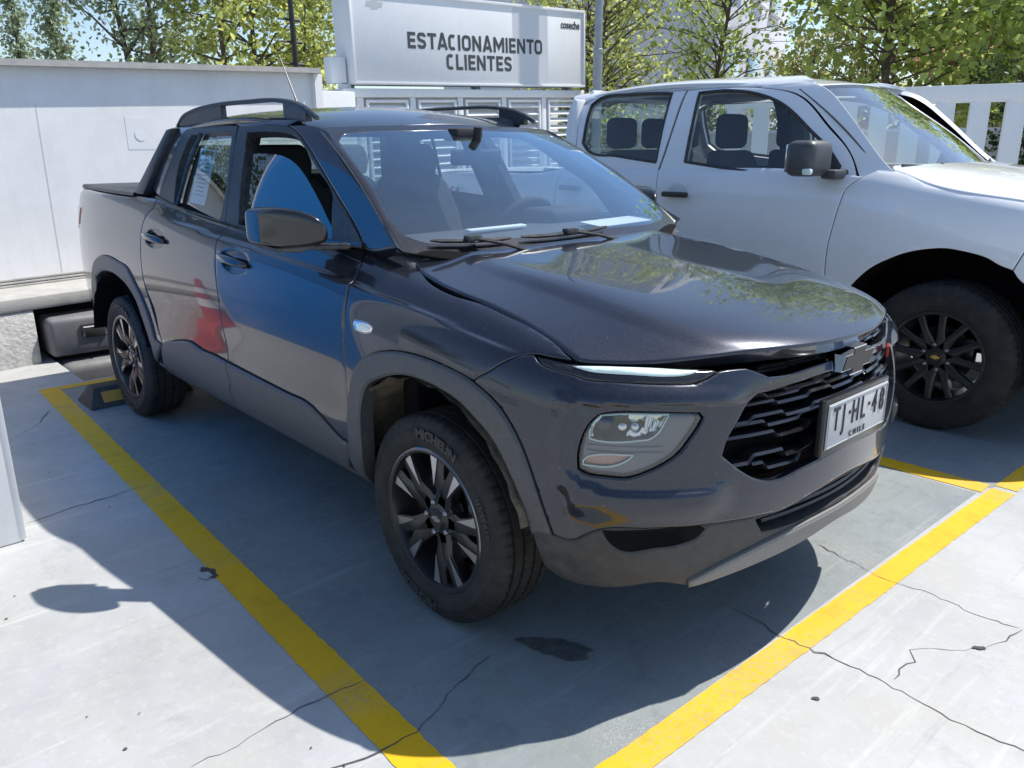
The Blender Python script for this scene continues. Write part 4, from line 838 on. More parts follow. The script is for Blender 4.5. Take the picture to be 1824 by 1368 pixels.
# --- wipers and cowl
cw_ = [[.62, 6], [.58, 4], [.40, 2], [.22, .75], [-.0, .3], [0, .06], [0, 3], [0, 6]]
panel('cowl_panel', WS, [fv([[.50, 6], [.46, 4.5], [.34, 2.6], [.18, .9], [.02, .5], [.02, 3], [.02, 6]])], M['dark'], car, off=.004, r=.003, skirt=.01)
def wsp(u, v, h): P, N = WS.ev(WS.toD([[u, v]])); return tuple(P[0]+N[0]*h)
for a, b, pv in (((.42, 1.2), (.72, 3.6), (.30, 3.9)), ((.76, 3.95), (.86, 7.3), (.34, 7.4))):
    wp = tube('wiper', [wsp(a[0]+(b[0]-a[0])*t, a[1]+(b[1]-a[1])*t, .018) for t in np.linspace(0, 1, 9)], [.004]+[.008]*7+[.004], M['satin_black'], car, 6)
    mid = (a[0]*.5+b[0]*.5, a[1]*.5+b[1]*.5)
    tube('wiper_arm', [wsp(*mid, .030), wsp((mid[0]+pv[0])/2, (mid[1]+pv[1])/2, .035), wsp(*pv, .02)], .007, M['satin_black'], wp, 6)
    m_ = wsp(*mid, .028); box('wiper_clip', m_, (.03, .06, .022), M['satin_black'], wp, .004)
# --- inner shell, wheel wells, floor
W_ARCH = [xz(*arc(0, .338, .455, 200, -20, 24)), xz(*arc(-2.8, .338, .455, 200, -20, 24))]
inner = [[.3, 1.2], [4.0, 1.3], [6, .3], [9.5, .3], [13.2, 1.2], [14.2, 1.2], [14.0, 11], [12, 11.9], [8, 12], [5, 12], [1, 11.5]]
fa = xz(*arc(0, .338, .47, 205, -25, 24)); ra = xz(*arc(-2.8, .338, .47, 205, -25, 24))
inn = [[.3, 1.3], [3.2, 1.3]]+ra+[[5.9, .5], [9.7, .5]]+fa+[[13.35, 1.4], [14.3, 1.8], [14.6, 10.2], [13, 10.6], [11.5, 11.6], [9.8, 11.9], [7, 11.9], [5, 11.9], [2, 11.6], [.3, 11.2]]
both('inner_body', SH, [inn], M['dark'], off=-.030, r=0, skirt=0, gap=0, corner=10)
for cx in (0, -2.8):
    for sg in (1, -1):
        bm = bmesh.new(); ring = []
        for k in range(29):
            t = math.radians(18+150*k/28)
            rad = .462+.006*math.sin(k*2.3); ring.append([bm.verts.new((cx+rad*math.cos(t), sg*-y, .338+rad*math.sin(t))) for y in (.885, .80, .66, .50)]+[bm.verts.new((cx+.15*math.cos(t), sg*-.46, .338+.15*math.sin(t)))])
        for a, b in zip(ring, ring[1:]):
            for k in range(4): bm.faces.new((a[k], b[k], b[k+1], a[k+1]))
        bm_obj('wheel_well', bm, M['liner'] if cx == 0 else M['dark'], car, auto=60)
box('underbody', (-1.45, 0, .38), (4.3, 1.0, .22), M['dark'], car, .05)
box('underbody', (-1.4, 0, .33), (1.75, 1.44, .12), M['dark'], car, .03)
box('engine_bay', (.33, 0, .55), (.75, .9, .5), M['dark'], car, .05)
box('bulkhead', (-.25, 0, .75), (.10, 1.5, .62), M['dark'], car, .03)
# --- cabin
bm = bmesh.new()
prof = [(-.20, 1.07), (-.30, 1.12), (-.48, 1.150), (-.66, 1.145), (-.74, 1.08), (-.72, .80), (-.60, .70), (-.16, .70)]
b_prism(bm, prof, lambda a, b: (a, -.72, b), lambda a, b: (a, .72, b)); bmesh.ops.recalc_face_normals(bm, faces=bm.faces[:]); bmesh.ops.bevel(bm, geom=bm.edges[:], offset=.02, segments=3, affect='EDGES', profile=.5); bm_obj('dashboard', bm, M['interior_grey'], car, auto=50)
bm = bmesh.new(); b_box(bm, (-.64, .37, 1.165), (.20, .32, .08)); bmesh.ops.bevel(bm, geom=bm.edges[:], offset=.03, segments=3, affect='EDGES', profile=.5); bm_obj('instrument_hood', bm, M['interior'], car, auto=50)
bm = bmesh.new(); 
for k in range(40):
    pass
V = []; F = []; n1, n2 = 40, 8
for i in range(n1):
    t = 2*math.pi*i/n1
    for j in range(n2):
        p = 2*math.pi*j/n2; r_ = .183+.016*math.cos(p); V.append((.016*math.sin(p), r_*math.cos(t), r_*math.sin(t)))
for i in range(n1):
    for j in range(n2): F.append((i*n2+j, ((i+1) % n1)*n2+j, ((i+1) % n1)*n2+(j+1) % n2, i*n2+(j+1) % n2))
sw = mesh_obj('steering_wheel', V, F, M['interior'], car, loc=(-.90, .37, 1.06), rot=(0, math.radians(24), 0)); bm.free()
box('wheel_boss', (.02, 0, 0), (.05, .13, .10), M['interior'], sw, .02); box('wheel_spoke', (.01, 0, 0), (.02, .36, .035), M['interior'], sw, .008)
def seat(x, y, wdt, name='front_seat', head=True):
    r = empty(name, (x, y, 0), parent=car)
    bm = bmesh.new(); b_box(bm, (0, 0, .72), (.54, wdt, .18)); bmesh.ops.bevel(bm, geom=bm.edges[:], offset=.06, segments=4, affect='EDGES', profile=.5); bm_obj('seat_cushion', bm, M['seat'], r, auto=60)
    bm = bmesh.new(); poly = [(-wdt/2, .74), (-wdt/2, 1.12), (-wdt*.40, 1.29), (-wdt*.22, 1.335), (wdt*.22, 1.335), (wdt*.40, 1.29), (wdt/2, 1.12), (wdt/2, .74)]
    b_prism(bm, poly, lambda a, b: (-.22-(b-.74)*.30, a, b), lambda a, b: (-.36-(b-.74)*.30, a, b)); bmesh.ops.recalc_face_normals(bm, faces=bm.faces[:]); bmesh.ops.bevel(bm, geom=bm.edges[:], offset=.04, segments=3, affect='EDGES', profile=.5); bm_obj('backrest', bm, M['seat'], r, auto=60)
    ys = [0] if head is True else head
    for yy in ys:
        bm = bmesh.new(); poly = [(-.13, 1.33), (-.145, 1.42), (-.11, 1.50), (.11, 1.50), (.145, 1.42), (.13, 1.33)]
        b_prism(bm, poly, lambda a, b: (-.40, a+yy, b-.03), lambda a, b: (-.50, a+yy, b-.03)); bmesh.ops.recalc_face_normals(bm, faces=bm.faces[:]); bmesh.ops.bevel(bm, geom=bm.edges[:], offset=.03, segments=3, affect='EDGES', profile=.5); bm_obj('headrest', bm, M['seat'], r, auto=60)
seat(-1.30, -.37, .48); seat(-1.30, .37, .48); seat(-1.98, 0, 1.3, 'rear_seat', [-.38, .38])
bm = bmesh.new(); b_box(bm, (0, 0, 0), (.03, .24, .065)); bmesh.ops.bevel(bm, geom=bm.edges[:], offset=.014, segments=3, affect='EDGES', profile=.5)
im = bm_obj('interior_mirror', bm, M['interior'], car, auto=50, loc=(-.80, .02, 1.415), rot=(0, .15, -.15)); tube('mirror_stalk', [(.0, 0, .03), (.0, 0, .12)], .018, M['interior'], im, 8)
box('sensor_housing', (-.86, .0, 1.505), (.10, .14, .05), M['interior'], car, .012)
for y in (-.33, -.16): 
    pass
for dy in (-.045, .035): box('windscreen_sticker', wsp(4.93, 6.0+dy*8, -.006), (.028, .045, .004), M['paper'], car, 0, rot=(0, math.radians(35), 0))
# roof lining, pillars inside, rear bulkhead with its window
rin_ = [[.9, 6], [.9, 2], [1.2, 1.0], [7.4, 1.0], [7.6, 3], [7.6, 6]]
panel('roof_lining', RF, [fv(rin_)], M['interior_grey'], car, off=-.045, r=0, skirt=0)
bm = bmesh.new()
for c_, s_ in (((-2.33, 0, .93), (.05, 1.44, .60)), ((-2.30, 0, 1.545), (.05, 1.16, .07)), ((-2.315, -.605, 1.37), (.05, .06, .32)), ((-2.315, .605, 1.37), (.05, .06, .32))): b_box(bm, c_, s_)
bm_obj('cab_rear_wall', bm, M['satin_black'], car)
rg = box('rear_window', (-2.325, 0, 1.37), (.006, 1.22, .30), M['glass_side'], car, 0)
for k in range(7): box('heating_wire', (.004, 0, -.12+.04*k), (.001, 1.15, .0016), M['ink'], rg, 0)
for sg in (1, -1):
    tube('centre_pillar', [(-1.44, sg*.74, 1.02), (-1.50, sg*.69, 1.25), (-1.57, sg*.585, 1.54)], .042, M['interior_grey'], car, 8)
    box('door_trim', (-1.35, sg*.745, .86), (1.62, .05, .50), M['interior'], car, .02)
tube('seat_belt', [(-1.47, -.745, 1.30), (-1.45, -.62, 1.12), (-1.42, -.55, .9)], .008, M['interior_grey'], car, 6)
# papers: dashboard slip and the sheet stuck in the rear side window
box('dash_paper', (-.40, .47, 1.152), (.11, .42, .003), M['paper'], car, 0, rot=(0, .12, .12))
box('dash_paper', (-.47, -.16, 1.160), (.03, .30, .012), M['paper'], car, .003, rot=(0, .1, .05))
P, N = CB.ev(CB.toD([[3.62, 4.55]])); P = P[0]-N[0]*.028
pp = box('window_sheet', tuple(P), (.155, .002, .25), M['paper'], car, 0, rot=(math.radians(-18), math.radians(3), .02))
for k in range(9): box('printed_line', (.0, -.0016, .06-.018*k), (.10+.03*((k*7) % 3)/2-.02, .0005, .004), M['ink'], pp, 0)
box('printed_band', (0, -.0016, .105), (.12, .0005, .022), mat('brown_band', (.22, .17, .10)), pp, 0)
# ------------------------------------------------------------------ wheels
def tyre_mesh(R, rr, wd, m, parent):
    h = wd/2
    prof = [(rr-.004, h*.80), (rr+.006, h*.90), (rr+.02, h*.985), (rr+.045, h*1.03), (rr+(R-rr)*.55, h*1.045), (R-.045, h*1.0), (R-.028, h*.965), (R-.013, h*.90), (R-.006, h*.84), (R-.003, h*.78), (R-.002, h*.60)]
    gr_ = []
    for g in (.56, .20): gr_ += [(R-.001, h*(g+.05)), (R-.010, h*(g+.035)), (R-.010, h*(g-.035)), (R-.001, h*(g-.05))]
    prof += gr_; prof = prof+[(r, -a) for r, a in prof[::-1]]
    n = 240
    def rf_(r, a, k, i):
        if R-.03 < r and (k % 4 == 0) and h*.55 < abs(a) < h*1.0: return r-.005
        if r > R-.002 and (k % 3 == 0) and abs(a) < h*.5: return r-.003
        return r
    return lathe('tyre', [(r, a) for r, a in prof], m, parent, n, 'y', 30, rf_)
def curved_text(txt, R, size, y, a0, m, parent, name, sgn=-1, bold=.002, stretch=1.0):
    me = text_mesh(txt, size, .0012, bold, stretch)
    for v in me.vertices:
        x, yy, z = v.co; t = a0-x/R; rr = R+yy; v.co = (rr*math.cos(t), y-z, rr*math.sin(t))
    me.materials.clear(); me.materials.append(m); o = bpy.data.objects.new(name, me); COL.objects.link(o); o.parent = parent; return o
def make_wheel(parent, loc, R=.340, rr=.224, wd=.215, spin=0., side=1, kind='y', txt=True, name='wheel'):
    w_ = empty(name, loc, 0 if side > 0 else math.pi, parent=parent)      # outer face towards local -y
    tyre_mesh(R, rr, wd, M['rubber'], w_)
    h = wd/2
    rim = lathe('rim', [(rr+.012, -h*.86), (rr+.012, -h*.93), (rr+.004, -h*.95), (rr-.004, -h*.93), (rr-.010, -h*.80), (rr-.016, -h*.3), (rr-.03, h*.2), (rr-.02, h*.85), (rr+.006, h*.9)], M['rim_black'], w_, 72)
    lip = lathe('rim_lip', [(rr+.0125, -h*.935), (rr+.009, -h*.958), (rr+.004, -h*.955), (rr+.003, -h*.92)], M['dark_chrome'] if kind == 'y' else M['rim_black'], w_, 72)
    lathe('brake_disc', [(.05, .015), (.152, .015), (.152, -.008), (.05, -.008)], M['brake'] if kind == 'y' else M['rim_black'], w_, 48)
    box('brake_caliper', (.125, -.005, .035), (.07, .06, .15), M['steel'] if kind == 'y' else M['rim_black'], w_, .015)
    yo = -h*.80
    ns = 5 if kind == 'y' else 6
    for k in range(ns):
        a = spin+2*math.pi*k/ns; ca, sa = math.cos(a), math.sin(a)
        def T(rad, tan, y): return (rad*ca-tan*sa, y, rad*sa+tan*ca)
        # arm outlines in (radius, tangent); two branches that open towards the rim
        for sgn in (1, -1):
            bm = bmesh.new()
            if kind == 'y':
                st = [(.030, .0, .036), (.080, .006, .033), (.12, .015, .029), (.17, .036, .027), (rr-.004, .053, .035)]
            else:
                st = [(.04, .0, .034), (.09, .016, .026), (.14, .035, .018), (.19, .052, .018), (rr-.004, .066, .022)]
            rings = []
            for q, (rad, tan, hw) in enumerate(st):
                yf = yo+.010*(1-rad/rr)**1*0+(.014 if q < 2 else 0)-.002; dep_ = .045 if q < 3 else .035
                rings.append([bm.verts.new(T(rad, sgn*tan-hw, yf+.004)), bm.verts.new(T(rad, sgn*tan-hw*.6, yf)), bm.verts.new(T(rad, sgn*tan+hw*.6, yf)), bm.verts.new(T(rad, sgn*tan+hw, yf+.004)), bm.verts.new(T(rad, sgn*tan+hw*.8, yf+dep_)), bm.verts.new(T(rad, sgn*tan-hw*.8, yf+dep_))])
            for q, p in zip(rings, rings[1:]):
                for i in range(6): bm.faces.new((q[i], q[(i+1) % 6], p[(i+1) % 6], p[i]))
            bmesh.ops.recalc_face_normals(bm, faces=bm.faces[:]); sp = bm_obj('spoke', bm, M['rim_black'], w_, auto=35)
            if kind == 'y':       # machined facet on the outer half of each branch
                bm = bmesh.new(); fs = [(.112, .034, .002), (.17, .050, .011), (rr-.004, .066, .020)]
                l0 = [bm.verts.new(T(rad, sgn*tan+(hw*(.55 if sgn > 0 else -.0) if q == 0 else hw), yo-.0045)) for q, (rad, tan, hw) in enumerate(fs)]
                l1 = [bm.verts.new(T(rad, sgn*tan-(hw*(.55 if sgn < 0 else -.0) if q == 0 else hw), yo-.0045)) for q, (rad, tan, hw) in enumerate(fs)]
                for i in range(2): bm.faces.new((l0[i], l0[i+1], l1[i+1], l1[i]))
                bmesh.ops.recalc_face_normals(bm, faces=bm.faces[:]); bm_obj('machined_face', bm, M['rim_cut'], w_)
    lathe('hub', [(.0, yo+.004), (.030, yo+.003), (.034, yo+.008), (.075, yo+.018), (.08, yo+.05)], M['rim_black'], w_, 40)
    nl = 5 if kind == 'y' else 6
    for k in range(nl):
        a = spin+2*math.pi*(k+.5)/nl; rad = .054 if kind == 'y' else .066
        lathe('wheel_nut', [(0, -.012), (.006, -.012), (.0095, -.008), (.0105, .012)], M['steel'], w_, 10, 'y', 30).location = (rad*math.cos(a), yo+.012, rad*math.sin(a))
    bm = bmesh.new(); b_prism(bm, [(a*.24, b*.24) for a, b in bow], lambda a, b: (a, yo+.004, b), lambda a, b: (a, yo+.001, b)); bmesh.ops.recalc_face_normals(bm, faces=bm.faces[:]); bm_obj('cap_emblem', bm, M['steel'] if kind == 'y' else M['gold'], w_)
    if txt:
        curved_text('MICHELIN', rr+.060, .040, -h*1.045-.001, math.radians(80), M['rubber_text'], w_, 'sidewall_lettering', stretch=1.1)
        curved_text('215/55 R17', rr+.060, .026, -h*1.045-.001, math.radians(22), M['rubber_text'], w_, 'sidewall_lettering', bold=.001)
        curved_text('MICHELIN', rr+.060, .040, -h*1.045-.001, math.radians(255), M['rubber_text'], w_, 'sidewall_lettering', stretch=1.1)
    return w_
M['gold'] = mat('gold_badge', (.75, .55, .12), rough=.3, metal=.8)
for x, y, sd_, sp in ((0, -.755, 1, 1.25), (-2.8, -.755, 1, .9), (0, .755, -1, .3), (-2.8, .755, -1, .2)):
    make_wheel(car, (x, y, WR), spin=sp, side=sd_, txt=(sd_ > 0))

# ------------------------------------------------------------------ ground
def floor_mat(name, col, var, blot, sc=1.0, rough=.55, wear=None):
    m = mat(name, col, rough=rough, spec=.45); n = m.node_tree.nodes; L = m.node_tree.links; b = n['Principled BSDF']
    tc = n.new('ShaderNodeTexCoord')
    def nz(s, d, r): t = n.new('ShaderNodeTexNoise'); t.inputs['Scale'].default_value = s; t.inputs['Detail'].default_value = d; t.inputs['Roughness'].default_value = r; L.new(tc.outputs['Object'], t.inputs['Vector']); return t.outputs[0]
    def mr(s, a, c, lo=0, hi=1): r = n.new('ShaderNodeMapRange'); r.inputs[1].default_value = a; r.inputs[2].default_value = c; r.inputs[3].default_value = lo; r.inputs[4].default_value = hi; L.new(s, r.inputs[0]); return r.outputs[0]
    def mx(f, a, c):
        x = n.new('ShaderNodeMix'); x.data_type = 'RGBA'; L.new(f, x.inputs[0])
        for i, q in ((6, a), (7, c)):
            if isinstance(q, tuple): x.inputs[i].default_value = q
            else: L.new(q, x.inputs[i])
        return x.outputs[2]
    lo = tuple(c*(1-var) for c in col)+(1,); hi = tuple(min(1, c*(1+var)) for c in col)+(1,)
    cur = mx(mr(nz(.9*sc, 8, .68), .32, .68), lo, hi)
    warm = tuple(c*k for c, k in zip(col, (1.0, .97, .91)))+(1,)
    cur = mx(mr(nz(2.3*sc, 6, .6), .42, .66, 0, 1.0), cur, warm)                         # warm stains
    def stretch(rx, s):                                                                    # long drag marks
        mp = n.new('ShaderNodeMapping'); mp.inputs['Rotation'].default_value = (0, 0, rx); mp.inputs['Scale'].default_value = (s, s*.07, 1); L.new(tc.outputs['Object'], mp.inputs[0])
        t = n.new('ShaderNodeTexNoise'); t.inputs['Scale'].default_value = 9; t.inputs['Detail'].default_value = 8; t.inputs['Roughness'].default_value = .7; L.new(mp.outputs[0], t.inputs['Vector']); return t.outputs[0]
    cur = mx(mr(stretch(.9, 1.6), .56, .74, 0, .8), cur, (*blot, 1))
    cur = mx(mr(stretch(-.5, 2.3), .58, .74, 0, .75), cur, tuple(c*.72 for c in col)+(1,))
    cur = mx(mr(nz(26*sc, 10, .75), .52, .78, 0, .55), cur, (*blot, 1))                 # scuffs
    cur = mx(mr(nz(4*sc, 12, .8), .55, .70, 0, .65), cur, tuple(c*.70 for c in col)+(1,))   # dirty blotches
    cur = mx(mr(nz(260, 3, .6), .66, .74, 0, .5), cur, tuple(c*.55 for c in col)+(1,))      # grit
    if wear: cur = mx(mr(nz(48, 10, .85), wear[1], wear[1]+.06, 0, .8), cur, (*wear[0], 1))      # chips down to what lies under
    if wear:                                                                                  # worn, speckled patches and tyre grime
        mm = n.new('ShaderNodeMath'); mm.operation = 'MULTIPLY'; L.new(mr(nz(1.5, 4, .6), .50, .64), mm.inputs[0]); L.new(mr(nz(170, 5, .7), .50, .58, 0, .85), mm.inputs[1]); cur = mx(mm.outputs[0], cur, (*wear[0], 1))
        cur = mx(mr(nz(6, 8, .75), .52, .72, 0, .5), cur, tuple(c*.50 for c in col)+(1,))
    L.new(cur, b.inputs['Base Color'])
    L.new(mr(nz(9*sc, 8, .7), .3, .7, rough-.12, rough+.2), b.inputs['Roughness'])
    bp = n.new('ShaderNodeBump'); bp.inputs['Strength'].default_value = .25; bp.inputs['Distance'].default_value = .003; L.new(nz(120, 8, .7), bp.inputs['Height']); L.new(bp.outputs[0], b.inputs['Normal'])
    return m
E_ = {}
E_['floor'] = floor_mat('painted_concrete', (.435, .445, .445), .20, (.60, .595, .58))
E_['bay'] = floor_mat('bay_paint', (.24, .27, .275), .20, (.36, .38, .38), 1.2, wear=((.42, .42, .40), .66))
E_['yellow'] = floor_mat('yellow_line', (.80, .46, .004), .12, (.62, .40, .05), 2, wear=((.38, .36, .28), .635))
E_['white_wall'] = mat('white_render', (.82, .82, .815), rough=.85, var=(1.4, .04), dirt=((.60, .58, .54), .40, 3.5), bump=(40, .25, .003))
E_['white_metal'] = mat('white_metal', (.76, .775, .79), rough=.5, var=(1.2, .03), dirt=((.55, .52, .47), .22, 20))
def streaks(m, col, amount):
    n = m.node_tree.nodes; L = m.node_tree.links; b = n['Principled BSDF']; src = b.inputs['Base Color'].links[0].from_socket
    tc = n.new('ShaderNodeTexCoord'); mp = n.new('ShaderNodeMapping'); mp.inputs['Scale'].default_value = (9, 9, .55); L.new(tc.outputs['Object'], mp.inputs[0])
    t = n.new('ShaderNodeTexNoise'); t.inputs['Scale'].default_value = 2.2; t.inputs['Detail'].default_value = 8; t.inputs['Roughness'].default_value = .7; L.new(mp.outputs[0], t.inputs['Vector'])
    r = n.new('ShaderNodeMapRange'); r.inputs[1].default_value = .5; r.inputs[2].default_value = .78; r.inputs[4].default_value = amount; L.new(t.outputs[0], r.inputs[0])
    x = n.new('ShaderNodeMix'); x.data_type = 'RGBA'; L.new(r.outputs[0], x.inputs[0]); L.new(src, x.inputs[6]); x.inputs[7].default_value = (*col, 1); L.new(x.outputs[2], b.inputs['Base Color'])
streaks(E_['white_wall'], (.60, .58, .54), .20); streaks(E_['white_metal'], (.55, .52, .47), .12)
E_['rough_wall'] = mat('rough_plaster', (.60, .60, .58), rough=.95, var=(9, .2), dirt=((.28, .26, .23), .5, 12), bump=(35, .9, .012))
E_['crack'] = mat('crack', (.10, .095, .09), rough=1, spec=.1)
E_['pale'] = mat('scrape', (.62, .62, .60), rough=.9)
E_['oil'] = mat('oil_stain', (.11, .118, .115), rough=.5, var=(30, .4))
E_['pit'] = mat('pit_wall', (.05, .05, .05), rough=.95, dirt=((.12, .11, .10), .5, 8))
E_['kerb'] = mat('bare_concrete', (.42, .41, .38), rough=.9, var=(8, .15), bump=(60, .5, .004))
E_['galv'] = mat('galvanised', (.30, .33, .35), rough=.5, metal=.5, var=(8, .12))
E_['letter'] = mat('sign_letter', (.055, .06, .065), rough=.6)
E_['blackpole'] = mat('black_pole', (.03, .03, .032), rough=.6)
E_['blue'] = mat('blue_panel', (.015, .30, .92), rough=.35, coat=.3)
E_['cone'] = mat('cone_red', (.45, .02, .02), rough=.5); E_['conew'] = mat('cone_white', (.75, .74, .72), rough=.5)
E_['bark'] = mat('bark', (.11, .085, .065), rough=.95, var=(20, .3), bump=(50, .8, .01))
E_['appliance'] = mat('grey_enamel', (.20, .20, .20), rough=.5, var=(6, .15), dirt=((.08, .07, .06), .5, 9))
E_['orange'] = mat('reflector_yellow', (.55, .27, .03), rough=.45, dirt=((.25, .17, .08), .5, 60))
E_['rubber'] = mat('stop_rubber', (.035, .033, .033), rough=.7, dirt=((.14, .13, .12), .5, 20))
def sheet(name, loops, z, m, parent=None, jag=0):
    """flat sheet: outer loop and holes"""
    pts = []; ed = []; Ls = []
    for l in loops:
        l = np.array(l, float); Ls.append(l); n0 = len(pts); pts += [Vector(p) for p in l]; ed += [(n0+i, n0+(i+1) % len(l)) for i in range(len(l))]
    vs, es, fs, *_ = delaunay_2d_cdt(pts, ed, [], 0, 1e-6, False)
    D = np.array([tuple(v) for v in vs]); cen = np.array([D[list(f)].mean(0) for f in fs]); k = inside(cen, Ls)
    F = [f for f, q in zip(fs, k) if q]; F = [f if np.cross(D[f[1]]-D[f[0]], D[f[2]]-D[f[0]]) > 0 else f[::-1] for f in F]
    return mesh_obj(name, [(x, y, z) for x, y in D], F, m, parent, False)
PIT = [(-4.95, -.85), (-3.77, -.86), (-3.77, .95), (-4.95, .95)]
ground = tag(sheet('ground', [[(-300, -300), (300, -300), (300, 300), (-300, 300)], PIT], 0, E_['floor']), kind='structure')
def xl(x, p, q): return p[1]+(q[1]-p[1])*(x-p[0])/(q[0]-p[0])
tag(sheet('parking_bay', [[(-3.66, -1.04), (-3.66, 1.46), (.83, 1.46), (.80, -1.24)]], .0010, E_['bay'], ground))
tag(sheet('parking_bay', [[(-3.66, 1.52), (-3.66, 4.3), (.86, 4.3), (.86, 1.56)]], .0010, E_['bay'], ground))
def line(name, a, b, wd, z=.0020):
    a = np.array(a); b = np.array(b); d = (b-a)/np.linalg.norm(b-a); n = np.array([-d[1], d[0]])*wd/2
    k = int(np.linalg.norm(b-a)/.022)
    L1 = [a+(b-a)*t-n+n*.025*rng.normal() for t in np.linspace(0, 1, k)]; L2 = [a+(b-a)*t+n+n*.025*rng.normal() for t in np.linspace(1, 0, k)]
    return sheet(name, [[tuple(p) for p in L1+L2]], z, E_['yellow'], ground)
line('painted_line', (-3.74, -1.078), (1.10, -1.305), .112)
line('painted_line', (-3.69, -1.02), (-3.69, 1.42), .085, .0023)
line('painted_line', (.842, -1.26), (.902, 1.56), .092, .0023)
line('painted_line', (-3.7, 1.42), (.84, 1.535), .115, .0026)
line('painted_line', (.902, 1.60), (.95, 4.3), .092, .0023)
# cracks, scrapes and stains
for pl_ in CRACKS:
    P = np.array(pl_); out = []
    for a, b in zip(P, P[1:]):
        n = max(2, int(np.linalg.norm(b-a)/.02))
        for t in np.linspace(0, 1, n)[:-1]: out.append(a+(b-a)*t)
    out.append(P[-1]); out = np.array(out); k_ = np.convolve(rng.random(len(out)+8), np.ones(9)/9, 'valid'); w_ = .0005+.0017*np.clip((k_-.38)/.24, 0, 1)**1.5+.0010*rng.random(len(out))*(rng.random(len(out)) > .6); w_[0] = w_[-1] = .0005
    out[1:-1] += rng.normal(0, .0035, (len(out)-2, 2)); out += np.stack([np.convolve(rng.normal(0, .03, len(out)+10), np.ones(11)/11, 'valid') for _ in (0, 1)], 1); t = np.gradient(out, axis=0); t /= np.linalg.norm(t, axis=1)[:, None]+1e-9; nn = np.stack([-t[:, 1], t[:, 0]], 1)
    A = out+nn*w_[:, None]; B = out-nn*w_[:, None]; zc = lambda x, y: .0031 if (-3.78 < x < .97 and y > -1.40) else .0008
    V = [(x, y, zc(x, y)) for x, y in A]+[(x, y, zc(x, y)) for x, y in B]; k = len(out)
    mesh_obj('crack', V, [(i, k+i, k+i+1, i+1) for i in range(k-1)], E_['crack'], ground, False)
def blob(name, c, rx, ry, rot, m, z=.0036, n=40, amp=.18):
    ph = rng.random(6)*6.28; P = []
    for k in range(n):
        t = 2*math.pi*k/n; r = 1+amp*(math.sin(2*t+ph[0])+.6*math.sin(3*t+ph[1])+.5*math.sin(5*t+ph[2])+.4*math.sin(9*t+ph[3])); x, y = rx*r*math.cos(t), ry*r*math.sin(t)
        P.append((c[0]+x*math.cos(rot)-y*math.sin(rot), c[1]+x*math.sin(rot)+y*math.cos(rot)))
    return sheet(name, [P], z, m, ground)
for st in STAINS: blob('stain', st[0], st[1], st[2], st[3], E_[st[4]], z=st[5])
for k in range(16):
    p = (rng.uniform(-2.5, .7), rng.uniform(-2.3, -1.35)); blob('stain', p, .003+.003*rng.random(), .002+.003*rng.random(), rng.random()*3, E_['crack'], .0037, 8)
# ------------------------------------------------------------------ light well with machinery, retaining wall, white wall
pit = empty('light_well', (-4.1, 0, 0), 0, 'dark rectangular light well sunk in the floor behind the graphite pickup', 'pit')
def quad(name, pts, m, parent): return mesh_obj(name, pts, [(0, 1, 2, 3)], m, parent, False)
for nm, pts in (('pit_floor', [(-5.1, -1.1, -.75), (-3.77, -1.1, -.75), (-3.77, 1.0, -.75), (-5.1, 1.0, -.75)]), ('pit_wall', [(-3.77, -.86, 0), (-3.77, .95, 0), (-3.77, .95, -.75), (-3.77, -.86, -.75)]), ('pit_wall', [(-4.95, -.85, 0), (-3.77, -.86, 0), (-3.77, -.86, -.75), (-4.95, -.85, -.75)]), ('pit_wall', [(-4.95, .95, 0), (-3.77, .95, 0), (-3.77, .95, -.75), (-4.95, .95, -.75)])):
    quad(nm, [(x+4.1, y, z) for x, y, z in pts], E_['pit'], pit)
WA = math.radians(10)
lw = empty('retaining_wall', (-5, -1, 0), WA, 'low rough white retaining wall with a ledge behind the light well', 'wall')
def wbox(nm, x0, x1, y0, y1, z0, z1, m, par=None, bev=.01, local=False):
    pl0 = par.location if par and not local else Vector((0, 0, 0))
    return box(nm, ((x0+x1)/2-pl0.x, (y0+y1)/2-pl0.y, (z0+z1)/2-pl0.z), (x1-x0, y1-y0, z1-z0), m, par, bev)
wbox('wall_face', -.02, .54, -9, -.03, -.02, .38, E_['rough_wall'], lw, local=True); wbox('wall_face', -.02, .54, 1.95, 7, -.02, .38, E_['rough_wall'], lw, local=True)
wbox('ledge', -.02, .55, -9, 7, .382, .475, E_['kerb'], lw, .015, True)
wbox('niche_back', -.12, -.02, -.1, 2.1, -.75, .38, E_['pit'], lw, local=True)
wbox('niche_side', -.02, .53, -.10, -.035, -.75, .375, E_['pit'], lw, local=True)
ap = empty('pump_unit', (-4.55, -.62, .07), 0, 'grey metal machine casing with a handle inside the dark light well', 'machine')
box('casing', (0, 0, .10), (.30, .52, .28), E_['appliance'], ap, .04, 3); box('casing', (.06, .06, -.26), (.34, .58, .36), E_['appliance'], ap, .07, 4)
box('handle_plate', (.155, .03, .13), (.012, .17, .10), E_['pit'], ap, .008); tube('handle', [(.16, -.045, .09), (.19, -.045, .10), (.19, -.045, .16), (.19, .10, .16), (.19, .10, .10), (.16, .10, .09)], .009, M['steel'], ap, 6)
tube('pipe', [(0, .42, -.5), (0, .42, .4)], .035, E_['pit'], ap, 10); box('valve', (0, -.36, .28), (.10, .06, .08), M['steel'], ap, .01); box('valve', (0, -.27, .33), (.08, .06, .04), M['steel'], ap, .01)
ww = empty('white_wall', (-5, -1, 0), WA, 'long white rendered wall with a shaded top band on the left', 'wall')
def zt_(y): return 2.047+.0405*y
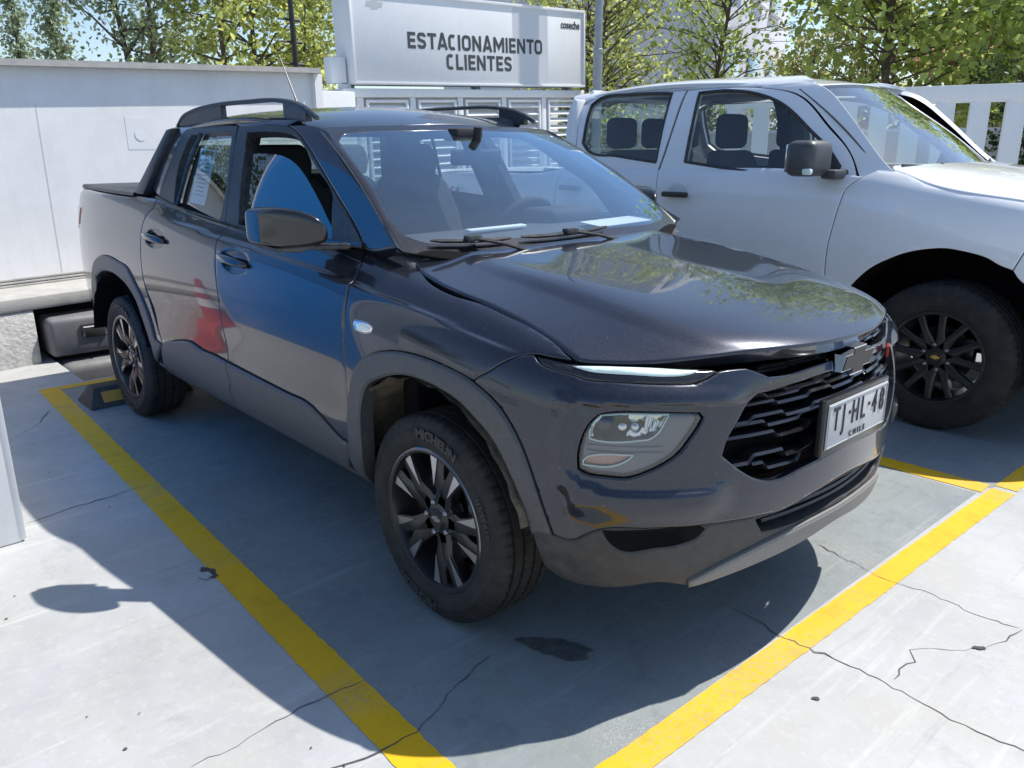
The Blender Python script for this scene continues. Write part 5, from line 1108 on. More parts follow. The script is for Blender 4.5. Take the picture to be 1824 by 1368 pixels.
def slab(nm, y0, y1, x0, x1, za, zb, m):
    """wall slab; za, zb give bottom and top as functions of y"""
    V = [(x, y, z) for x in (x0, x1) for y, z in ((y0, za(y0)), (y1, za(y1)), (y1, zb(y1)), (y0, zb(y0)))]
    return mesh_obj(nm, V, [(3, 2, 1, 0), (4, 5, 6, 7), (0, 4, 7, 3), (1, 2, 6, 5), (3, 7, 6, 2), (0, 1, 5, 4)], m, ww, False)
slab('render', -9, 2.98, -.2, 0, lambda y: .475, lambda y: zt_(y)-.045, E_['white_wall'])
slab('coping', -9, 3.03, -.24, .088, lambda y: zt_(y)-.045, zt_, E_['kerb'])
slab('end_post', 2.98, 3.07, -.22, .05, lambda y: .475, lambda y: zt_(y)-.05, E_['white_wall'])
wbox('joint', 0, .0015, .430, .438, .5, 1.77, E_['pale'], ww, 0, True)
for k, z in enumerate((.484, .505, .528)): wbox('track', .001, .03-.008*k, -9, 2.9, z-.008, z+.006, E_['kerb'], ww, .002, True)
bm = bmesh.new(); bmesh.ops.create_circle(bm, cap_ends=True, radius=.048, segments=20); o = bm_obj('round_mark', bm, mat('white_cap', (.80, .81, .82), rough=.5), ww, loc=(.005, 1.204, 1.555), rot=(0, math.pi/2, 0))
wbox('patch', 0, .002, 1.09, 1.32, 1.44, 1.69, mat('patched_render', (.775, .775, .775), rough=.9), ww, 0, True)
# ------------------------------------------------------------------ wheel stop
ws_ = empty('wheel_stop', (-3.19, -.72, .004), 0, 'black rubber wheel stop with a yellow reflector behind the rear tyre', 'wheel stop')
bm = bmesh.new(); b_prism(bm, [(-.14, 0), (-.055, .105), (.055, .105), (.14, 0)], lambda a, b: (a, -.30+ (.05 if b > .01 else 0), b), lambda a, b: (a, .30-(.05 if b > .01 else 0), b)); bmesh.ops.recalc_face_normals(bm, faces=bm.faces[:]); bmesh.ops.bevel(bm, geom=bm.edges[:], offset=.006, segments=2, affect='EDGES', profile=.5); bm_obj('stop_body', bm, E_['rubber'], ws_, auto=40)
nrm = Vector((.105, 0, .085)).normalized(); cpt = Vector((.0975, 0, .0525))+nrm*.002
box('reflector', tuple(cpt+Vector((0, -.02, 0))), (.072, .40, .004), E_['orange'], ws_, .002, rot=(0, math.atan2(nrm.x, nrm.z), 0))
# ------------------------------------------------------------------ sign cabinet
sg_ = empty('sign_cabinet', (-6, 2.69, 0), 0, 'white metal cabinet with louvres and the ESTACIONAMIENTO CLIENTES sign on top', 'sign')
sg_.rotation_euler.x = .0305
Y0, Y1 = 2.69, 6.26
wbox('sign_box', -6.32, -6.0, Y0, Y1, 2.085, 3.02, E_['white_metal'], sg_, .008)
for z0, z1 in ((2.085, 2.11), (2.985, 3.02)): wbox('sign_frame', -6.0, -5.985, Y0, Y1, z0, z1, E_['white_metal'], sg_, .003)
for y in (Y0, Y1-.03): wbox('sign_frame', -6.0, -5.985, y, y+.03, 2.11, 2.985, E_['white_metal'], sg_, .003)
wbox('grey_panel', -6.001, -5.9995, 4.98, 5.58, 2.12, 2.98, mat('grey_white', (.60, .62, .65), rough=.5), sg_, 0)  # even grey-white rectangle over part of the sign face
def sign_word(txt, width, h, z, t=.21, gap=.13):
    w1 = stroke_word(txt, h, t, gap, 1.)[1]; w2 = stroke_word(txt, h, t, gap, 1.2)[1]; ws0 = 1+.2*(width-w1)/(w2-w1)
    bm = bmesh.new()
    for i, qd in enumerate(stroke_word(txt, h, t, gap, ws0)[0]):
        x = .0022+.00004*(i % 7); bm.faces.new([bm.verts.new((x, p[0], p[1])) for p in qd])
    bmesh.ops.recalc_face_normals(bm, faces=bm.faces[:]); o = bm_obj('sign_text', bm, E_['letter'], sg_, loc=(0, 1.755, z)); return o
sign_word('ESTACIONAMIENTO', 2.065, .170, 2.548); sign_word('CLIENTES', 1.012, .170, 2.338)
text_obj('sign_text', 'coseche', .125, E_['letter'], sg_, (.0022, 3.30, 2.83), RX, extrude=.001, bold=.003, sx=.86)
for a in ((-.10, .0), (.10, .0)): pass
bm = bmesh.new(); b_prism(bm, [(a*1.15, b*1.15) for a, b in bow], lambda a, b: (.0010, a, b), lambda a, b: (.0016, a, b)); bm_obj('faded_emblem', bm, mat('faded', (.52, .54, .56)), sg_, loc=(0, .32, 2.88))
# cabinet body under the sign, open slot between
wbox('cabinet_top', -6.5, -6.02, Y0-.12, Y1+.02, 1.955, 2.045, E_['white_metal'], sg_, .01)
wbox('cabinet_back', -6.6, -6.5, Y0-.12, Y1, .42, 2.0, E_['white_metal'], sg_)
wbox('cabinet_side', -6.5, -6.04, Y0-.10, Y0-.04, .0, 1.955, E_['white_metal'], sg_)
for k in range(6): wbox('cabinet_post', -6.10, -6.04, Y0+.05+.69*k, Y0+.13+.69*k, 0, 1.955, E_['white_metal'], sg_)
for k in range(5):
    y = Y0+.13+.69*k+.03
    for s_ in ((y, y+.03), (y+.52, y+.55)): wbox('louvre_frame', -6.09, -6.03, s_[0], s_[1], .5, 1.93, E_['white_metal'], sg_, .004)
    wbox('louvre_frame', -6.09, -6.03, y+.03, y+.52, 1.90, 1.93, E_['white_metal'], sg_, .004)
    for j in range(15):
        box('louvre_slat', (-.065, y+.275-Y0, 1.86-.09*j), (.075, .49, .012), E_['white_metal'], sg_, .002, rot=(0, math.radians(38), 0))
box('support_leg', (-.16, -.02, 2.065), (.10, .10, .06), E_['white_metal'], sg_); 
for y in (.02, 1.8, 3.4): wbox('sign_support', -6.25, -6.15, Y0+y, Y0+y+.08, 2.04, 2.09, E_['galv'], sg_)
wbox('junction_box', -6.25, -6.1, Y0-.20, Y0-.02, 2.10, 2.36, E_['white_metal'], sg_, .01)
tube('conduit', [(-.14, -.08, 2.1), (-.14, -.08, 1.3)], .018, E_['white_metal'], sg_, 8)
sg_.location.y += .085
# concrete shoulder between wall and cabinet
tag(wbox('parapet', -6.6, -5.75, 1.95, 2.56, 0, 1.99, E_['white_metal'], None, .01), 'short white panel between the long wall and the sign cabinet', 'wall panel')
# poles
pole = empty('lamp_post', (-5.7, 6.2, 0), 0, 'thick galvanised steel post right of the parking sign', 'post')
tube('shaft', [(0, 0, 0), (0, 0, 2.62)], .062, E_['galv'], pole, 20); tube('shaft', [(0, 0, 2.60), (0, 0, 6)], .052, E_['galv'], pole, 20); lathe('collar', [(.062, 2.58), (.068, 2.585), (.068, 2.63), (.052, 2.64)], E_['galv'], pole, 24, 'z')
bp_ = empty('climbing_pole', (-7.4, 2.85, 0), 0, 'slim black pole with side pegs left of the parking sign', 'pole')
tube('shaft', [(0, 0, 0), (.05, -.12, 5)], .032, E_['blackpole'], bp_, 8)
for k in range(9): tube('peg', [(.02, -.05-.012*k-.13, 1.9+.24*k), (.02, -.05-.012*k+.13, 1.9+.24*k)], [.012, .02], E_['blackpole'], bp_, 6)
# ------------------------------------------------------------------ white slatted fence on the right
fe = empty('white_fence', (0, 8.2, 0), 0, 'tall white fence of wide upright boards behind the white pickup', 'fence')
def fy(x): return (x+1.73)*.29
FA = math.atan(.29)
box('top_beam', (-.2, fy(-.2), 1.985), (9.0, .10, .19), E_['white_metal'], fe, .008, rot=(0, 0, FA))
for k in range(26):
    x = -4.4+.335*k
    box('upright_board', (x, fy(x), .96), (.20, .085, 1.88), E_['white_metal'], fe, .006, rot=(0, 0, FA+.25))
for x in (.02, .86): box('gate_stile', (x, fy(x)-.07, 1.02), (.05, .05, 1.85), E_['white_metal'], fe, .004, rot=(0, 0, FA))
box('gate_rail', (.44, fy(.44)-.07, 1.93), (.86, .05, .05), E_['white_metal'], fe, .004, rot=(0, 0, FA)); box('lock', (.02, fy(.02)-.12, 1.35), (.05, .03, .16), M['steel'], fe, .006, rot=(0, 0, FA))
f2 = empty('corrugated_fence', (0, 11.5, 0), 0, 'low white corrugated metal fence seen between the boards', 'fence')
V = []; F = []
for i in range(420):
    x = -9+.045*i; y = (x+1.7)*.29+(.02 if i % 4 in (1, 2) else 0); V += [(x, y, 0), (x, y, 1.62)]
for i in range(419): F.append((2*i, 2*i+2, 2*i+3, 2*i+1))
mesh_obj('corrugated_sheet', V, F, mat('pale_sheet', (.62, .58, .56), rough=.6), f2, False); box('rail', (0, .5, 1.64), (18.6, .06, .05), E_['white_metal'], f2, .004, rot=(0, 0, FA))
# ------------------------------------------------------------------ things that stand just left of the frame and mirror in the doors
tot = empty('totem_sign', (-2.35, -1.88, 0), 0, 'tall blue panel totem with white ends, its white foot at the left edge', 'totem')
box('base_block', (0, 0, .45), (1.70, .34, .90), E_['white_metal'], tot, .01); 
for k in range(2): box('blue_panel', (0, .172, .30+1.14*k+.56), (1.66, .012, 1.12), E_['blue'], tot, .004)
box('core', (0, -.01, 1.72), (1.70, .32, 1.66), E_['white_metal'], tot, .01)
for x in (-.84, .84): box('end_trim', (x, .17, 1.28), (.02, .03, 2.54), E_['white_metal'], tot, .004)
for i, (x, y, lb) in enumerate(((-4.15, -1.95, 'red traffic cone with white bands nearest the totem'), (-5.0, -1.9, 'red traffic cone with white bands by the retaining wall'))):
    c_ = empty('traffic_cone', (x if i == 0 else -4.28, y if i == 0 else -1.35-.9, 0), 0, lb, 'traffic cone', 'traffic cones beside the totem')
    box('cone_base', (0, 0, .02), (.36, .36, .04), E_['cone'], c_, .008); pr = [(.135, .04), (.095, .28), (.095, .28), (.07, .42), (.052, .54), (.038, .64), (.028, .72), (.0, .72)]
    lathe('cone_body', [(.135, .04), (.098, .26)], E_['cone'], c_, 28, 'z'); lathe('white_band', [(.098, .26), (.075, .40)], E_['conew'], c_, 28, 'z'); lathe('cone_body', [(.075, .40), (.060, .49)], E_['cone'], c_, 28, 'z'); lathe('white_band', [(.060, .49), (.047, .57)], E_['conew'], c_, 28, 'z'); lathe('cone_body', [(.047, .57), (.028, .70), (0, .71)], E_['cone'], c_, 28, 'z')
# ------------------------------------------------------------------ trees
def leaf_mat(name, col, tr=.62):
    m = bpy.data.materials.new(name); m.use_nodes = True; n = m.node_tree.nodes; L = m.node_tree.links; b = n['Principled BSDF']; b.inputs['Roughness'].default_value = .45
    at = n.new('ShaderNodeNewGeometry'); cr = n.new('ShaderNodeMix'); cr.data_type = 'RGBA'; L.new(at.outputs['Random Per Island'], cr.inputs[0]); cr.inputs[6].default_value = (*[c*.55 for c in col], 1); cr.inputs[7].default_value = (*[min(1, c*1.45) for c in col], 1)
    L.new(cr.outputs[2], b.inputs['Base Color']); t = n.new('ShaderNodeBsdfTranslucent'); L.new(cr.outputs[2], t.inputs[0]); x = n.new('ShaderNodeMixShader'); x.inputs[0].default_value = tr; o = n['Material Output']; L.new(b.outputs[0], x.inputs[1]); L.new(t.outputs[0], x.inputs[2]); L.new(x.outputs[0], o.inputs[0]); return m
LF = {'poplar': leaf_mat('poplar_leaf', (.34, .40, .25)), 'plane': leaf_mat('plane_leaf', (.48, .56, .17)), 'yellow': leaf_mat('spring_leaf', (.52, .56, .18)), 'hedge': leaf_mat('hedge_leaf', (.05, .085, .03)), 'olive': leaf_mat('olive_leaf', (.42, .40, .16))}
def make_tree(name, label, cat, loc, h, crown, nleaf, lsize, leaf, ntr=1, seed=0, shape='round', bare=.25, twigs=40, group=None):
    r = np.random.default_rng(seed); root = empty(name, loc, 0, label, cat, group)
    cz, rx, rz = crown
    bm = bmesh.new(); tips = []
    for t in range(ntr):
        off = (r.normal(0, .12), r.normal(0, .12)) if ntr > 1 else (0, 0); lean = r.normal(0, .10 if shape != 'cone' else .015, 2)
        pts = []; n = 9
        for k in range(n):
            q = k/(n-1); pts.append((off[0]*(1+2*q)+lean[0]*h*q*.6+.04*h*q*math.sin(3*q+seed+t)*.4, off[1]*(1+2*q)+lean[1]*h*q*.6, q*h*.93))
        b_tube(bm, pts, [max(.008, (.013*h/math.sqrt(ntr))*(1-.9*k/(n-1))) for k in range(n)], 7)
        tips += [np.array(p) for p in pts[3:]]
        for k in range(twigs//ntr):
            i = r.integers(2, n-1); f = r.random(); p0 = np.array(pts[i])*(1-f)+np.array(pts[i+1 if i+1 < n else i])*f
            az = r.random()*6.283; el = r.uniform(.15, .9) if shape != 'cone' else r.uniform(.7, 1.25)
            ln = rx*r.uniform(.5, 1.05)*(1 if shape != 'cone' else (1.3-p0[2]/h)*.9); d = np.array([math.cos(az)*math.cos(el), math.sin(az)*math.cos(el), math.sin(el)])
            m1 = p0+d*ln*.5+np.array([0, 0, .06*ln])*r.normal(); m2 = p0+d*ln+np.array([0, 0, -.12*ln*r.random()]); rr_ = .0045*h*(1.1-.8*p0[2]/h)
            b_tube(bm, [tuple(p0), tuple(m1), tuple(m2)], [rr_, rr_*.6, rr_*.2], 5, False)
            for f in (.45, .7, 1.0): tips.append(p0+(m2-p0)*f)
            for _ in range(2):
                s0 = p0+(m2-p0)*r.uniform(.4, .9); d2 = d+r.normal(0, .6, 3); d2 /= np.linalg.norm(d2); e = s0+d2*ln*r.uniform(.25, .5); b_tube(bm, [tuple(s0), tuple(e)], [rr_*.4, rr_*.1], 4, False); tips.append(e); tips.append((s0+e)/2)
    bm_obj('trunk', bm, E_['bark'], root, auto=60)
    tips = np.array(tips); tips = tips[tips[:, 2] > h*bare*.6]
    idx = r.integers(0, len(tips), nleaf); cl = r.normal(0, 1, (nleaf, 3)); cl /= np.linalg.norm(cl, axis=1)[:, None]; C = tips[idx]+cl*(np.abs(r.normal(0, 1, (nleaf, 1)))*lsize*2.6)
    s = lsize*r.uniform(.5, 1.15, nleaf)
    nrm = r.normal(0, 1, (nleaf, 3)); nrm[:, 2] += .35; nrm /= np.linalg.norm(nrm, axis=1)[:, None]; a = np.cross(nrm, r.normal(0, 1, (nleaf, 3))); a /= np.linalg.norm(a, axis=1)[:, None]+1e-9; b = np.cross(nrm, a)
    sh = [(-.5, 0, 0), (-.12, .36, .06), (.18, .30, .05), (.55, 0, -.06), (.18, -.30, .05), (-.12, -.36, .06)]
    V = np.stack([C+s[:, None]*(a*x+b*y+nrm*z) for x, y, z in sh], 1).reshape(-1, 3); base = np.arange(nleaf)*6
    F = np.concatenate([np.stack([base, base+1, base+2, base+3], 1), np.stack([base, base+3, base+4, base+5], 1)])
    me = bpy.data.meshes.new('crown'); me.vertices.add(len(V)); me.vertices.foreach_set('co', V.ravel()); me.loops.add(F.size); me.polygons.add(len(F)); me.loops.foreach_set('vertex_index', F.ravel().astype(np.int32)); me.polygons.foreach_set('loop_start', np.arange(len(F), dtype=np.int32)*4); me.update(calc_edges=True); me.materials.append(LF[leaf])
    o = bpy.data.objects.new('crown', me); COL.objects.link(o); o.parent = root; return root
TL = [('poplar_tree', 'narrow pointed poplar at the far left above the wall', (-14.8, 1.6), 4.5, (2.5, .50, 2), 4200, .075, 'poplar', 1, 'cone', 60),
 ('poplar_tree', 'second narrow poplar from the left above the wall', (-13.2, 1.85), 4.4, (2.5, .60, 2), 4800, .075, 'poplar', 1, 'cone', 60),
 ('shrub', 'small yellowish shrub between the poplars and the big leafy tree', (-13.4, 2.75), 2.9, (2, .5, 1.2), 2000, .08, 'yellow', 2, 'cone', 30),
 ('leafy_tree', 'tall open leafy tree left of the middle above the wall', (-11.3, 2.6), 6.5, (3.2, 1.15, 3), 9500, .09, 'poplar', 2, 'round', 90),
 ('leafy_tree', 'bright leafy tree just left of the black pole', (-9.8, 3.35), 6.2, (3, 1.1, 3), 9500, .095, 'yellow', 2, 'round', 90),
 ('leafy_tree', 'leafy tree directly behind the black pole', (-10.2, 4.25), 4.2, (2.6, .9, 2), 4600, .09, 'yellow', 1, 'round', 60),
 ('bare_tree', 'two-stemmed sparse tree right of the galvanised post', (-7.9, 8.3), 5.6, (3, 1.6, 3), 3200, .10, 'yellow', 2, 'round', 110),
 ('leafy_tree', 'yellow green tree behind the sparse two-stemmed tree', (-9.3, 9.8), 4.6, (2.6, 1.6, 3), 5000, .09, 'yellow', 2, 'round', 90),
 ('leafy_tree', 'green leafy tree above the middle of the white pickup roof', (-7.4, 10.6), 5.6, (3, 1.5, 3), 4200, .10, 'plane', 1, 'round', 90),
 ('shrub', 'olive shrub behind the windscreen of the white pickup', (-6.4, 12.4), 3.3, (2, .9, 1.5), 5200, .075, 'olive', 3, 'round', 60),
 ('shrub', 'thin brownish shrub above the white pickup windscreen', (-5.4, 12.9), 3.8, (2, 1.1, 1.5), 6500, .075, 'olive', 3, 'round', 70),
 ('plane_tree', 'large leaning plane tree above the slatted fence', (-4.4, 12.0), 6.4, (3.6, 2.0, 3), 6000, .15, 'plane', 1, 'round', 120),
 ('plane_tree', 'plane tree at the right edge above the fence', (-2.2, 12.6), 6.2, (3.4, 1.9, 3), 5200, .16, 'plane', 1, 'round', 110),
 ('plane_tree', 'dense green tree behind the two plane trees', (-3.9, 14.6), 5.0, (3, 2.0, 3), 4500, .13, 'plane', 2, 'round', 90),
 ('shrub', 'dark shrub showing through the fence boards', (-1.4, 10.4), 2.0, (1.2, 1.2, 1), 6000, .07, 'hedge', 4, 'round', 60),
 ('shrub', 'second dark shrub showing through the fence boards on the right', (1.2, 11.0), 2.0, (1.2, 1.2, 1), 6000, .07, 'hedge', 4, 'round', 60)]
for i, (nm, lb, xy, h_, cr, nl, ls, lf, ntr, shp, tw) in enumerate(TL):
    make_tree(nm, lb, 'shrub' if nm == 'shrub' else 'tree', (xy[0], xy[1], 0), h_, cr, nl, ls, lf, ntr, 100+i, shp, .25, tw)
for i in range(3): make_tree('hedge_bush', ['clipped dark bush above the wall left of the frame', 'middle dark bush above the wall left of the frame', 'leftmost dark bush above the wall outside the frame'][i], 'bush', (-6.2, -2.2-1.9*i, 0), 3.0, (2, 1.2, 1.4), 6000, .08, 'hedge', 4, 300+i, 'round', .2, 70)

# ------------------------------------------------------------------ building far behind, wires
bl = empty('white_building', (-16, 19, 0), math.radians(20), 'pale building with dark windows half hidden behind the bare tree', 'building')
box('wall', (0, 0, 5), (8, 9, 10), mat('pale_render', (.62, .62, .66), rough=.8, var=(.5, .05)), bl, .02)
for k in range(3):
    for z in (3.2, 6.0, 8.6):
        w_ = box('window', (4.0, -3+2.6*k, z), (.10, 1.5, 1.4), mat('blue_glass', (.04, .07, .13), rough=.08, coat=1), bl, .01); box('window_sill', (.08, 0, -.74), (.14, 1.6, .07), E_['white_metal'], w_, .01)
b2 = empty('far_house', (-2, 22, 0), math.radians(12), 'pale house with a red tiled eave behind the plane trees', 'house')
box('wall', (0, 0, 2.6), (9, 5, 5.2), mat('pale_render2', (.60, .60, .62), rough=.85), b2, .02)
bm = bmesh.new(); b_prism(bm, [(-3.2, 3.0), (0, 4.2), (3.2, 3.0), (3.2, 2.85), (-3.2, 2.85)], lambda a, b: (-5, a-2.6, b), lambda a, b: (5, a-2.6, b)); bmesh.ops.recalc_face_normals(bm, faces=bm.faces[:]); bm_obj('roof', bm, mat('roof_tile', (.30, .13, .08), rough=.9, var=(6, .3)), b2)
for k in range(2): box('window', (-2.5+4.5*k, -2.52, 4.3), (1.4, .08, 1.0), mat('blue_glass2', (.05, .08, .13), rough=.08), b2, .01)
for i, (za, zb) in enumerate(((5.6, 4.3), (5.0, 3.75), (4.35, 3.2), (3.9, 2.9))):
    tag(tube('power_line', [(-26, -16+.0*i, za+1.5-.0*i), (-20, 0, (za+zb)/2+1.2), (-14, 16, zb+1.2), (-6, 34, zb+2)], .010, E_['blackpole'], None, 5), ['topmost', 'second from top', 'third from top', 'lowest'][i]+' power line crossing the sky above the wall', 'power line', 'power lines')

# ------------------------------------------------------------------ white pickup in the next bay
TK = empty('white_pickup', (TOFF[0], TOFF[1], 0), 0, 'silver white double-cab pickup parked behind on the right, black wheels', 'pickup truck')
M['white'] = mat('silver_white_paint', (.84, .855, .88), rough=.32, metal=.0, coat=1, coat_r=.02, dirt=((.42, .40, .37), .16, 6))
M['glass_dark'] = glass_mat('dark_side_glass', (.84, .90, .90), boost=1.0)
_ts = tshell_net(); _tp = np.concatenate([[0], np.cumsum(np.linalg.norm(np.diff(_ts.plan, axis=0), axis=1))])
TSH = Surf(_ts, _tp, .095); TCB = Surf(tcab_net(), .238, .068); TWS = Surf(sym(tws_net(), 6), .155, .125, True); THD = Surf(sym(thood_net(), 8), .18, .10); TRF = Surf(sym(troof_net(), 6), .235, .11, True)
_tg = np.meshgrid(np.linspace(0, 17, 400), np.linspace(0, 10, 240), indexing='ij'); _tgp = _ts(*_tg)
def txz(*pts):
    o = []
    for x, z in pts:
        i = ((_tgp[..., 0]-x)**2+(_tgp[..., 2]-z)**2+(_tgp[..., 1] > -.3)*9).argmin(); o.append([float(_tg[0].flat[i]), float(_tg[1].flat[i])])
    return o
def tboth(name, surf, loops, m, **k):
    k.setdefault('gap', .003); return panel(name, surf, loops, m, TK, **k), panel(name, surf, loops, m, TK, mirror=True, **k)
def tmir(L): return [[34-u, v] for u, v in L][::-1]
AZ = .39; AR = .565
shut_f = txz((-.50, 1.29), (-.56, 1.23), (-.58, 1.16), (-.60, 1.05), (-.62, .9), (-.63, .7), (-.60, .45))
shut_b = txz((-1.87, 1.305), (-1.85, 1.17), (-1.85, 1.0), (-1.84, .8), (-1.80, .45)); shut_r = txz((-2.72, 1.31), (-2.76, 1.15), (-2.76, .95), (-2.66, .80), (-2.58, .62), (-2.55, .45))
tfd = tboth('front_door', TSH, [[shut_b[0], *txz((-1.4, 1.325), (-1.0, 1.325))]+shut_f+shut_b[:0:-1]], M['white'])
trd = tboth('rear_door', TSH, [[shut_r[0], *txz((-2.3, 1.305))]+shut_b+shut_r[:0:-1]], M['white'])
archf = txz(*arc(0, AZ, AR, 196, 10, 20)); archr = txz(*arc(-3.095, AZ, AR, 190, -8, 20))
hoodl = txz((-.44, 1.335), (-.31, 1.31), (-.17, 1.262), (0, 1.228), (.28, 1.20))
tboth('front_wing', TSH, [[shut_f[0]]+hoodl+txz((.42, 1.15), (.36, 1.02), (.302, .878))+txz(*arc(0, AZ, AR, 62, 190, 14))+shut_f[:0:-1]], M['white'], r=.005)
fb = txz(*arc(0, AZ, AR, 54, -2, 8)); fbl = txz((.42, 1.15), (.36, 1.02), (.302, .878))
fbr = fbl[::-1]+[[17, 9.2]] ; 
bl_ = fbl[::-1][:0]+fb[::-1]+fbl[::-1]+[[13.5, 9.6], [17, 9.4]]
tlow = [[17, .8], [14, .6], [12.9, .8]]
panel('front_bumper', TSH, [bl_+tmir(bl_)[1:]+tmir(tlow)[:-1]+tlow], M['white'], TK, r=.006)
tboth('bed_side', TSH, [shut_r[::-1][:3]+archr[::-1][:0]+shut_r[::-1][3:]+txz((-2.9, 1.27), (-3.6, 1.26), (-4.2, 1.24))+[[.2, 9.6], [.2, 5], [.3, 1], [1.9, .8]]+txz((-3.8, .48))+archr], M['white'], corner=30)
for fl in ((0, 1), (-3.095, 0)):
    for sg in (1, -1):
        bm = bmesh.new(); ring = []
        for k in range(25):
            t = math.radians(-25+230*k/24); ring.append([bm.verts.new((fl[0]+AR*math.cos(t), -sg*y, max(.2, AZ+AR*math.sin(t)))) for y in (.915, .70, .50)]+[bm.verts.new((fl[0], -sg*.48, AZ))])
        for a, b in zip(ring, ring[1:]):
            for k in range(3): bm.faces.new((a[k], b[k], b[k+1], a[k+1]))
        bm_obj('wheel_well', bm, M['dark'], TK, auto=50)
V_ = UVT
tff = tboth('door_frame', TCB, [V_['t_fdoor'], V_['t_fwin']], M['white'], r=.004, skirt=.04); trf = tboth('door_frame', TCB, [V_['t_rdoor'], V_['t_rwin']], M['white'], r=.004, skirt=.04)
for i, mr in ((0, None), (1, True)):
    tff[i].parent = tfd[i]; trf[i].parent = trd[i]
    for key, d in (('t_fwin', tfd), ('t_rwin', trd)):
        g = panel('window_glass', TCB, [V_[key]], M['glass_dark'], d[i], off=-.012, r=0, skirt=0, gap=-.01, mirror=mr)
        lp = smooth_loop(TCB.toD(V_[key]), .03); P, N = TCB.ev(lp); P = P-N*.004; P = P*[1, -1, 1] if mr else P; P = list(map(tuple, P)); tube('window_seal', P+[P[0]], .011, M['satin_black'], d[i], 6)
tboth('inner_frame', TCB, [[[6.8, 7.2], [8.0, 6.2], [9.0, 4.3], [9.95, 2.2], [10.3, 1.1], [11.2, 1.5], [9.7, 5.0], [8.5, 7.5], [7.4, 7.8]]], M['dark'], off=-.016, r=0, skirt=0)
tboth('inner_frame', TCB, [[[4.55, 1.4], [4.75, 7.6], [5.3, 7.6], [5.0, 1.4]]], M['dark'], off=-.016, r=0, skirt=0)
tboth('mirror_sail', TCB, [[[9.15, 1.15], [9.8, 1.1], [9.87, 1.5], [9.85, 2.3], [9.5, 3.1]]], M['satin_black'], off=.003, r=.003, skirt=.005)
tboth('windscreen_pillar', TCB, [V_['t_apil']], M['white'], r=.004, skirt=.04)
tboth('cant_rail', TCB, [[[V_['t_rdoor'][1][0]-.35, 6.5], [V_['t_rdoor'][2][0], V_['t_rdoor'][2][1]], [4.0, 7.75], [6.0, 7.75], [8.2, 7.6], [8.6, 7.9], [8.0, 9.6], [4, 9.7], [1.2, 9.5], [.6, 8.5]]], M['white'], r=.004, skirt=.02)
tboth('rear_pillar', TCB, [[[1.6, 1.3], V_['t_rdoor'][0], V_['t_rdoor'][1], [V_['t_rdoor'][1][0]-.3, 6.6], [.75, 8.4], [.7, 6], [.9, 3.5], [1.1, 1.4]]], M['white'], r=.004, skirt=.02)
th_ = [[.15, 8], [.15, 4], [.12, 1.6], [.6, .35], [1.6, .03], [3.5, .03], [5.2, .03], [6.3, .06], [6.85, .6], [6.9, 4], [6.9, 8]]
panel('bonnet', THD, [th_+[[u, 16-v] for u, v in th_[1:-1]][::-1]], M['white'], TK, r=.010, skirt=.03, off=.001)
two = [[5.55, 6], [5.5, 2], [5.4, .1], [3, .06], [.1, .06], [.1, 6]]; twi = [[5.3, 6], [5.25, 2], [5.1, .5], [3, .30], [.7, .30], [.5, 1], [.7, 3.5], [.8, 6]]
M['glass_green'] = glass_mat('green_windscreen', (.62, .78, .70), haze=.004, boost=1.25)
g = panel('windscreen', TWS, [fv(twi)], M['glass_green'], TK, r=0, skirt=0, gap=-.002); panel('frit_border', TWS, [fv(two), fv(twi)], M['gloss_black'], g, off=.001, r=.002, skirt=.004, gap=0)
panel('roof', TRF, [fv([[.42, 6], [.40, 3], [.42, .9], [.75, .30], [2, .12], [4, .1], [6.5, .1], [7.8, .2], [7.95, 1], [7.98, 3], [7.98, 6]])], M['white'], TK, r=.006, skirt=.02)
inn_t = [[.3, .6]]+txz((-3.8, .5))+archr+txz((-2.5, .45), (-.6, .45))+archf+[[13.0, .8], [13.3, 9], [11.5, 9.6], [9.5, 9.9], [5, 9.9], [.3, 9.5]]
tboth('inner_body', TSH, [inn_t], M['dark'], off=-.03, r=0, skirt=0, gap=0, corner=10)
box('underbody', (-1.6, 0, .5), (4.6, 1.0, .3), M['dark'], TK, .05); box('engine_bay', (.35, 0, .75), (.8, 1.0, .6), M['dark'], TK, .05)
box('bed_floor', (-3.5, 0, .95), (1.6, 1.5, .05), M['satin_black'], TK, .01); box('tailgate', (-4.42, 0, .98), (.06, 1.5, .55), M['white'], TK, .02)
box('cab_rear_wall', (-2.72, 0, .95), (.05, 1.6, .80), M['white'], TK, .02); box('cab_rear_wall', (-2.70, 0, 1.80), (.05, 1.2, .08), M['white'], TK, .02); box('rear_window', (-2.72, 0, 1.56), (.006, 1.3, .42), M['glass_dark'], TK, 0)
for k in (-1, 1): box('cab_rear_wall', (-2.72, k*.70, 1.55), (.05, .12, .45), M['white'], TK, .02)
